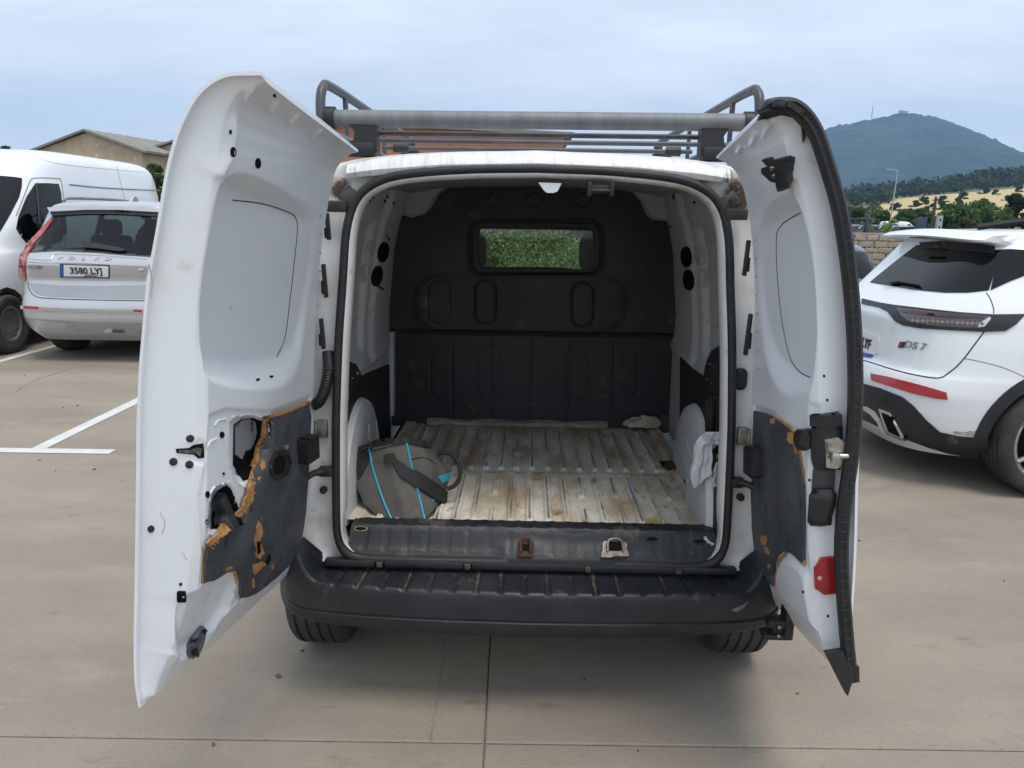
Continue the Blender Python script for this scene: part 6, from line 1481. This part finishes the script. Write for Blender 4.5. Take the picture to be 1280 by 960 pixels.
# grass tufts by the post
# ------------------------------------------------------------------ mountain
D_ = 3400.0
rid = [(640, 262), (760, 250), (850, 225), (920, 200), (980, 183), (1010, 171), (1030, 163), (1040, 157.5), (1060, 154), (1085, 148.5), (1100, 145.5), (1115, 142.5), (1127, 140.5), (1137, 141), (1150, 142), (1165, 144), (1180, 149), (1197, 157), (1215, 167), (1235, 177), (1255, 187), (1280, 197), (1330, 216), (1400, 240), (1500, 258), (1650, 272)]
rp = np.array([tuple(at_y(a, b, D_)) for a, b in rid]); lp = np.array([tuple(at_y(a, b, D_)) for a, b in ((-420, 262), (-300, 225), (-200, 200), (-120, 188), (-60, 182), (-15, 182), (10, 184), (30, 190), (80, 215), (140, 250), (240, 268))])
ridx = np.r_[lp[:, 0], rp[:, 0]]; ridz = np.r_[lp[:, 2], rp[:, 2]]; ridz = np.maximum(ridz, 5)
mx_ = np.linspace(ridx[0], ridx[-1], 520); vv = np.r_[np.linspace(-1, 0, 110), np.linspace(0, 1, 30)[1:]]
rz_ = np.interp(mx_, ridx, ridz); MXg, VVg = np.meshgrid(mx_, vv)
shape = np.where(VVg < 0, (1 + VVg) ** 1.25, (1 - VVg) ** 1.1)
def fbm(x, y, sc, oc=5):
    f = np.zeros(x.shape); a = 1.0
    it = np.nditer([x, y, f], op_flags=[['readonly'], ['readonly'], ['readwrite']])
    for p, q_, r_ in it: r_[...] = mnoise.fractal(Vector((float(p) * sc, float(q_) * sc, 3.1)), .9, 2.0, oc)
    return f
MYg = D_ + np.where(VVg < 0, VVg * 1700, VVg * 1500)
nz_ = fbm(MXg, MYg, .0016)
env = np.sin(np.clip((1 + np.minimum(VVg, 0)), 0, 1) * math.pi) * (VVg < 0)
q2 = rg.normal(size=MXg.shape)
MZg = rz_[None] * shape + nz_ * 80 * env * np.clip(rz_[None] / 300, 0, 1) + q2 * (1.6 + 1.2 * (rz_[None] > 100)) * (VVg > -.95) - 3
mt_m = mat('wooded_mountain', (.020, .040, .034), (.040, .060, .042), rough=.95, scale=.0035, spots=[((.22, .17, .12), .0042, .66, .05), ((.018, .030, .018), .02, .50, .15)], bump=5.0, bscale=.03)
mo = grid_mesh(np.stack([MXg, MYg, MZg], -1), 'mountain', mt_m, None, angle=180); struct(mo)
# chapel and mast on the summit
cp = at_y(1129, 139.5, D_ - 6)
ch = thing('hilltop_chapel', 'tiny stone chapel on the summit of the distant mountain', 'building', (cp.x, cp.y, cp.z - 8)); ch.scale = (.8, .8, .62)
stn = mat('pale_stone', (.42, .35, .28), (.34, .28, .22), rough=.9, scale=.2)
mb = MB(); mb.box((0, 0, 7), (44, 14, 13), .5); mb.build('wall', stn, ch, smooth=False)
mb = MB(); mb.prism([(-8, 0), (8, 0), (0, 5)], lambda a, b, d: Vector((-22 + d, a, 13.5 + b)), 44); mb.build('roof', mat('roof_tiles', (.30, .16, .10), rough=.9), ch, smooth=False)
mb = MB(); mb.box((-12, 0, 12), (9, 9, 22), .4); mb.build('tower', stn, ch, smooth=False)
ap = at_y(1089.5, 147, D_ - 6); at_ = px_h(1089.5, 133, D_)
an = thing('radio_mast', 'thin radio mast on the ridge left of the summit chapel', 'mast', (ap.x, ap.y, ap.z - 4)); H_ = at_ - ap.z + 4
mb = MB()
for k in range(3):
    a = k * 2.094; mb.tube([(2.2 * math.cos(a), 2.2 * math.sin(a), 0), (.5 * math.cos(a), .5 * math.sin(a), H_)], .55, 5)
mb.build('lattice', mat('mast_red_white', (.4, .3, .28), rough=.7), an)
mb = MB()
for k in range(9):
    z = H_ * k / 9; s = 2.2 - 1.7 * k / 9
    for j in range(3): mb.tube([(s * math.cos(j * 2.094), s * math.sin(j * 2.094), z), (s * .85 * math.cos(j * 2.094 + 2.094), s * .85 * math.sin(j * 2.094 + 2.094), z + H_ / 9)], .3, 4)
mb.build('brace', mat('mast_grey', (.3, .3, .3), rough=.7), an)
# ================================================================== buildings
def barn(name, label, x, Y, w_, eave, ridge, L, m_wall, m_roof, tilt=0):
    t = thing(name, label, 'building', (x, Y, 0), tilt); h = w_ / 2
    mb = MB(); mb.prism([(-h, -.1), (h, -.1), (h, eave), (0, ridge - .05), (-h, eave)], lambda a, b, d: Vector((a, d, b)), L); mb.build('wall', m_wall, t, smooth=False)
    for s in (-1, 1):
        mb = MB(); G = []
        nn = 60
        for i in range(nn):
            yy = -.35 + (L + .7) * i / (nn - 1); b = .05 * (i % 2)
            G.append([(s * (h + .45), yy, eave - (ridge - eave) * .45 / h + b), (s * h * .5, yy, (eave + ridge) / 2 + b), (0, yy, ridge + b)])
        G = np.array(G); G2 = G.copy(); G2[..., 2] += .16
        mb.grid(G); mb.grid(G2); mb.grid(np.stack([G[0], G2[0]])); mb.grid(np.stack([G[:, 0], G2[:, 0]])); mb.build('roof_slope', m_roof, t, smooth=False)
    return t
stone_w = mat('rubble_stone', (.54, .44, .31), (.42, .33, .23), rough=.95, scale=.9, spots=[((.62, .54, .42), 2.2, .58, .08), ((.27, .21, .14), 3.5, .62, .08)], bump=.05, bscale=3)
roof_g = mat('fibre_cement_roof', (.25, .24, .22), (.20, .19, .175), rough=.9, scale=.8)
xb = at_y(108, 165, 60).x; ez = (at_y(44, 190, 60).z + at_y(190, 188, 60).z) / 2; rz0 = at_y(108, 164.5, 60).z
b1 = barn('stone_barn', 'old tan stone barn with low gable end above the tall white van', xb, 60, at_y(190, 188, 60).x - at_y(44, 190, 60).x, ez, rz0, 34, stone_w, roof_g, R(-9))
mb = MB(); mb.box((1.2, .05, 4.6), (1.3, .25, 1.6), .02); mb.box((-2.3, .05, 4.4), (1.0, .2, 1.2), .02); mb.build('blocked_window', mat('infill_stone', (.42, .33, .22), (.33, .26, .17), rough=.95, scale=2), b1, smooth=False)
b2 = barn('stone_barn', 'second stone barn gable just left of the open van door, behind the first barn', at_y(225, 180, 64).x, 64, 6.5, px_h(190, 190, 64), px_h(222, 176, 64), 20, stone_w, roof_g, R(-9))
for i, (px, py, wp_, lab) in enumerate(((98, 193, 30, 'bushy shrub top in front of the stone barn, centre'), (198, 203, 24, 'low shrub against the second barn gable'), (20, 182, 14, 'small tree top at the left end of the barn'), (128, 198, 22, 'low shrub right of the barn centre'))):
    H_ = px_h(px, py, 50); tree('shrub', lab, 'shrub', (px_ground(px, 50), 50, -.03), H_, wp_ * 50 / 960 * 1.2, lv_olive if i != 1 else lv_mid, 140 + i, 22, 90, .18, .12, .1)
# brick building behind the roof rack
xl, xr = at_y(380, 168, 42).x, at_y(705, 176, 42).x; zl, zr = px_h(520, 165.5, 42), px_h(700, 169.5, 42)
bk = thing('brick_building', 'orange brick building seen between the roof rack bars', 'building', (0, 42, 0))
brick_w = mat('orange_brick_wall', (.48, .20, .105), (.40, .165, .085), rough=.9, scale=2.2, spots=[((.52, .27, .16), 1.2, .6, .15)])
mb = MB(); mb.prism([(xl, -.1), (xr, -.1), (xr, zr), (xl, zl + .4)], lambda a, b, d: Vector((a, d, b)), 12); mb.build('wall', brick_w, bk, smooth=False)
mb = MB(); mb.prism([(xl - .3, zl + .42), (xr + .5, zr - .02), (xr + .5, zr + .14), (xl - .3, zl + .60)], lambda a, b, d: Vector((a, d - .4, b)), 13); mb.build('roof_slab', roof_g, bk, smooth=False)
for k in range(7):
    x = xl + 1 + k * (xr - xl - 2) / 6
    mb = MB(); mb.box((x, -.0, 2.2), (1.0, .1, 1.3), .01); mb.build('window', mat('shutter_grey', (.1, .1, .11), rough=.5), bk)
# ================================================================== stone wall, fences, lamp, poles, far car park
wy = 24.0; wtop = px_h(1100, 294, wy)
wt = thing('stone_wall', 'low tan stone wall behind the cars on the right', 'wall', (15, wy, 0))
mb = MB(); mb.box((0, .25, wtop / 2 - .05), (22, .38, wtop), .02); mb.build('mortar_core', mat('mortar', (.36, .30, .21), (.30, .25, .17), rough=.95, scale=4), wt, smooth=False)
qs = random.Random(8); stones = []; cnt = 0
stm = [mat('wall_stone_%s' % n_, c, tuple(v * .75 for v in c), rough=.95, scale=6, world=True) for n_, c in (('tan', (.38, .31, .22)), ('ochre', (.41, .33, .23)), ('grey', (.35, .29, .22)))]
protos = []
for k in range(9):
    mb = MB(); mb.box((0, 0, 0), (.34 + .05 * (k % 3), .12, qs.uniform(.13, .172)), .03, (0, R(qs.uniform(-4, 4)), 0)); mb.v = [(a + qs.uniform(-.012, .012), b, c + qs.uniform(-.012, .012)) for a, b, c in mb.v]
    protos.append(mb.build('stone', stm[k % 3], wt, smooth=False))
px0 = px_ground(1060, wy) - 15.0; 
first = set()
for r_ in range(7):
    x = px0 - .4 + (r_ % 2) * .18
    while x < px0 + 5.2 and cnt < 290:
        k = qs.randrange(9)
        if k in first: o = protos[k].copy(); COL.objects.link(o)
        else: o = protos[k]; first.add(k)
        o.location = (x, .05, .09 + r_ * wtop / 7); o.rotation_euler = (0, 0, 0); x += .36 + .05 * (k % 3) + .01; cnt += 1
mb = MB(); mb.box((0, .25, wtop + .02), (22, .46, .09), .015); mb.build('coping', mat('coping_concrete', (.30, .27, .23), rough=.9), wt, smooth=False)
# chain-link in front of the wall
cf = thing('chain_link_fence', 'wire chain link fence standing in front of the stone wall', 'fence', (15, wy - .5, 0)); wire = mat('galvanised_wire', (.42, .42, .40), rough=.5, metal=.5)
mb = MB(); x0, x1, hh = px0 - 1.5, px0 + 8, 1.25; st_w = .15
def bar4(m_, a, b, r_): m_.tube([a, b], r_, 4)
for k in range(int((x1 - x0 + hh) / st_w)):
    for s in (1, -1):
        xs = x0 - (hh if s > 0 else 0) + k * st_w + (0 if s > 0 else 0)
        a, b = (xs, 0), (xs + s * hh, hh) if s > 0 else (xs - hh, hh)
        bar4(mb, (a[0], 0, .02), (b[0], .012 * s, hh), .0055)
o = mb.build('wire_mesh', wire, cf); o['kind'] = 'stuff'
for x in (x0, x0 + 3.2, x0 + 6.4, x0 + 9.5):
    mb = MB(); mb.tube([(x, .03, -.02), (x, .03, 1.32)], .024, 8); mb.build('fence_post', wire, cf)
# blue bar fence on the wall
bf = thing('railing', 'dark blue metal railing along the top of the stone wall', 'fence', (15, wy + .25, wtop + .065)); bl_m = mat('dark_blue_metal', (.03, .045, .09), rough=.5)
mb = MB(); mb.tube([(px0 - 1, 0, .10), (px0 + .95, 0, .10)], .018, 6); mb.tube([(px0 - 1, 0, .42), (px0 + .95, 0, .42)], .018, 6); mb.build('rail', bl_m, bf)
b0_ = None
for k in range(33):
    if b0_ is None: mb = MB(); mb.tube([(0, 0, 0), (0, 0, .44)], .008, 5); b0_ = mb.build('bar', bl_m, bf); o = b0_
    else: o = b0_.copy(); COL.objects.link(o)
    o.location = (px0 - .95 + k * .058, 0, 0)
for px_, w_, h_ in ((1083, .08, .62), (1151, .32, .55)):
    mb = MB(); mb.box((px_ground(px_, wy + .25) - 15, 0, h_ / 2 - .06), (w_, .10, h_), .01); mb.build('post', bl_m, bf)
cpst = thing('concrete_post', 'pale concrete post standing behind the white SUV roof', 'post', (px_ground(1173.5, 30), 30, 0)); hp_ = px_h(1173, 269, 30)
mb = MB(); mb.box((0, 0, hp_ / 2 - .02), (.19, .16, hp_), .012); mb.build('shaft', mat('post_concrete', (.34, .35, .36), rough=.8), cpst)
mb = MB()
for k in range(6): mb.box((.0, -.082, .4 + k * .28), (.05, .02, .10), .004)
mb.build('slot', dark, cpst)
wpl = thing('wooden_pole', 'thin weathered wooden pole left of the concrete post', 'pole', (px_ground(1165, 62), 62, 0)); hp_ = px_h(1165, 246, 62)
mb = MB(); mb.tube([(0, 0, -.1), (.05, 0, hp_)], [.13, .10], 10); mb.build('shaft', bark, wpl)
mb = MB(); mb.tube([(-.25, 0, hp_ - .25), (.25, 0, hp_ - .25)], .04, 6); mb.build('crossarm', bark, wpl)
sl_ = thing('street_lamp', 'tall thin grey street lamp beyond the wall with curved arm', 'street lamp', (px_ground(1112.5, 82), 82, 0)); hp_ = px_h(1112, 212, 82)
mb = MB(); mb.tube(catmull([(0, 0, -.05), (.05, 0, hp_ * .5), (.15, 0, hp_ * .93), (.05, 0, hp_ * .985), (-.5, 0, hp_)], 24), np.linspace(.075, .04, 24), 8); mb.build('pole', mat('lamp_grey', (.42, .42, .41), rough=.5), sl_)
mb = MB(); mb.box((-.75, 0, hp_ + .0), (.6, .22, .11), .03); mb.build('lamp_head', mat('lamp_grey_head', (.40, .40, .40), rough=.5), sl_)
# far white van and parked cars
fv = thing('delivery_van', 'white delivery van with blue logo parked far off beyond the wall', 'van', (px_ground(1102, 80), 80, 0), R(-90)); FM = MW[fv]
rows = [(.25, .86, .08, 4.10, 7, 5), (.45, .90, .0, 4.22, 7, 4.4), (.85, .91, .0, 4.20, 7, 4.2), (.98, .90, .0, 4.0, 7, 4.2), (1.08, .895, .02, 3.45, 7, 5), (1.35, .86, .05, 3.05, 7, 6), (1.65, .80, .10, 2.65, 7, 6), (1.78, .72, .16, 2.45, 6, 5), (1.84, .4, .4, 2.1, 5, 4)]
fo, fbv, FG = car_shell(fv, rows, paint_white, (.72, 3.35), .31, 120, 60)
# it faces right in the photo: its flank towards the camera is the right-hand one
frs = side_ray(FM, 1)
patch('logo_panel', mat('logo_blue', (.03, .04, .30), rough=.5), fbv, [(.35, 1.16), (1.25, 1.16), (1.25, 1.58), (.35, 1.58)], fv, FM, frs, .006, .006, .2)
patch('logo_mark', mat('logo_white', (.7, .7, .75), rough=.5), fbv, [(.5, 1.30), (1.1, 1.34), (1.1, 1.42), (.5, 1.40)], fv, FM, frs, .012, .006, .2)
patch('side_window', dark_glass, fbv, [(2.25, 1.12), (3.25, 1.10), (2.95, 1.36), (2.65, 1.58), (2.25, 1.60)], fv, FM, frs, .006, .006, .15)
for sx in (-1, 1):
    for wy_ in (.72, 3.35): wheel(fv, sx * .80, wy_, .31, .2, sx, alloy, 0, n=20)
mb = MB(); mb.box((0, 2.1, .33), (1.5, 3.6, .2), .04); mb.build('floor_pan', dark, fv)
pc = simple_car('far_parked_car', 'dark car parked far off at the left of the distant white van', 'car', (px_ground(1088, 76), 76, 0), R(-78), 4.2, 1.46, 1.75, paint_black, group='cars parked beyond the wall')
for i, (px_, Y, m_, lab) in enumerate(((1074, 82, paint_grey, 'grey car parked far off beside the black door seal'), (1063, 74, paint_blue, 'blue car parked far off, mostly behind the door seal'), (1096, 90, paint_white, 'white car far off just behind the dark car'), (1110, 72, paint_black, 'black car far off under the light green sapling'), (1050, 86, paint_red, 'red car far off hidden behind the door seal'))):
    c = copy_tree(pc); c.location = (px_ground(px_, Y), Y, 0); c['label'] = lab; c.rotation_euler = (0, 0, R(-70 - 9 * i))
    for ch_ in c.children:
        if ch_.name.startswith('body') or ch_.name.startswith('door_mirror'):
            ch_.data = ch_.data.copy(); ch_.data.materials[0] = m_
            for g_ in ch_.children: g_.data = g_.data.copy(); g_.data.materials[0] = m_
# ================================================================== thin summer haze
hm_ = bpy.data.materials.new('haze_air'); hm_.use_nodes = True; t = hm_.node_tree; t.nodes.clear()
o = N(t, 'ShaderNodeOutputMaterial'); pv = N(t, 'ShaderNodeVolumePrincipled'); pv.inputs['Color'].default_value = (.34, .62, 1.0, 1); pv.inputs['Density'].default_value = 1.45e-4; pv.inputs['Anisotropy'].default_value = 0.0
t.links.new(pv.outputs[0], o.inputs['Volume'])
mb = MB(); mb.box((0, 2300, 349), (9600, 6000, 700)); hb = mb.build('haze', hm_, None, smooth=False); hb['kind'] = 'stuff'
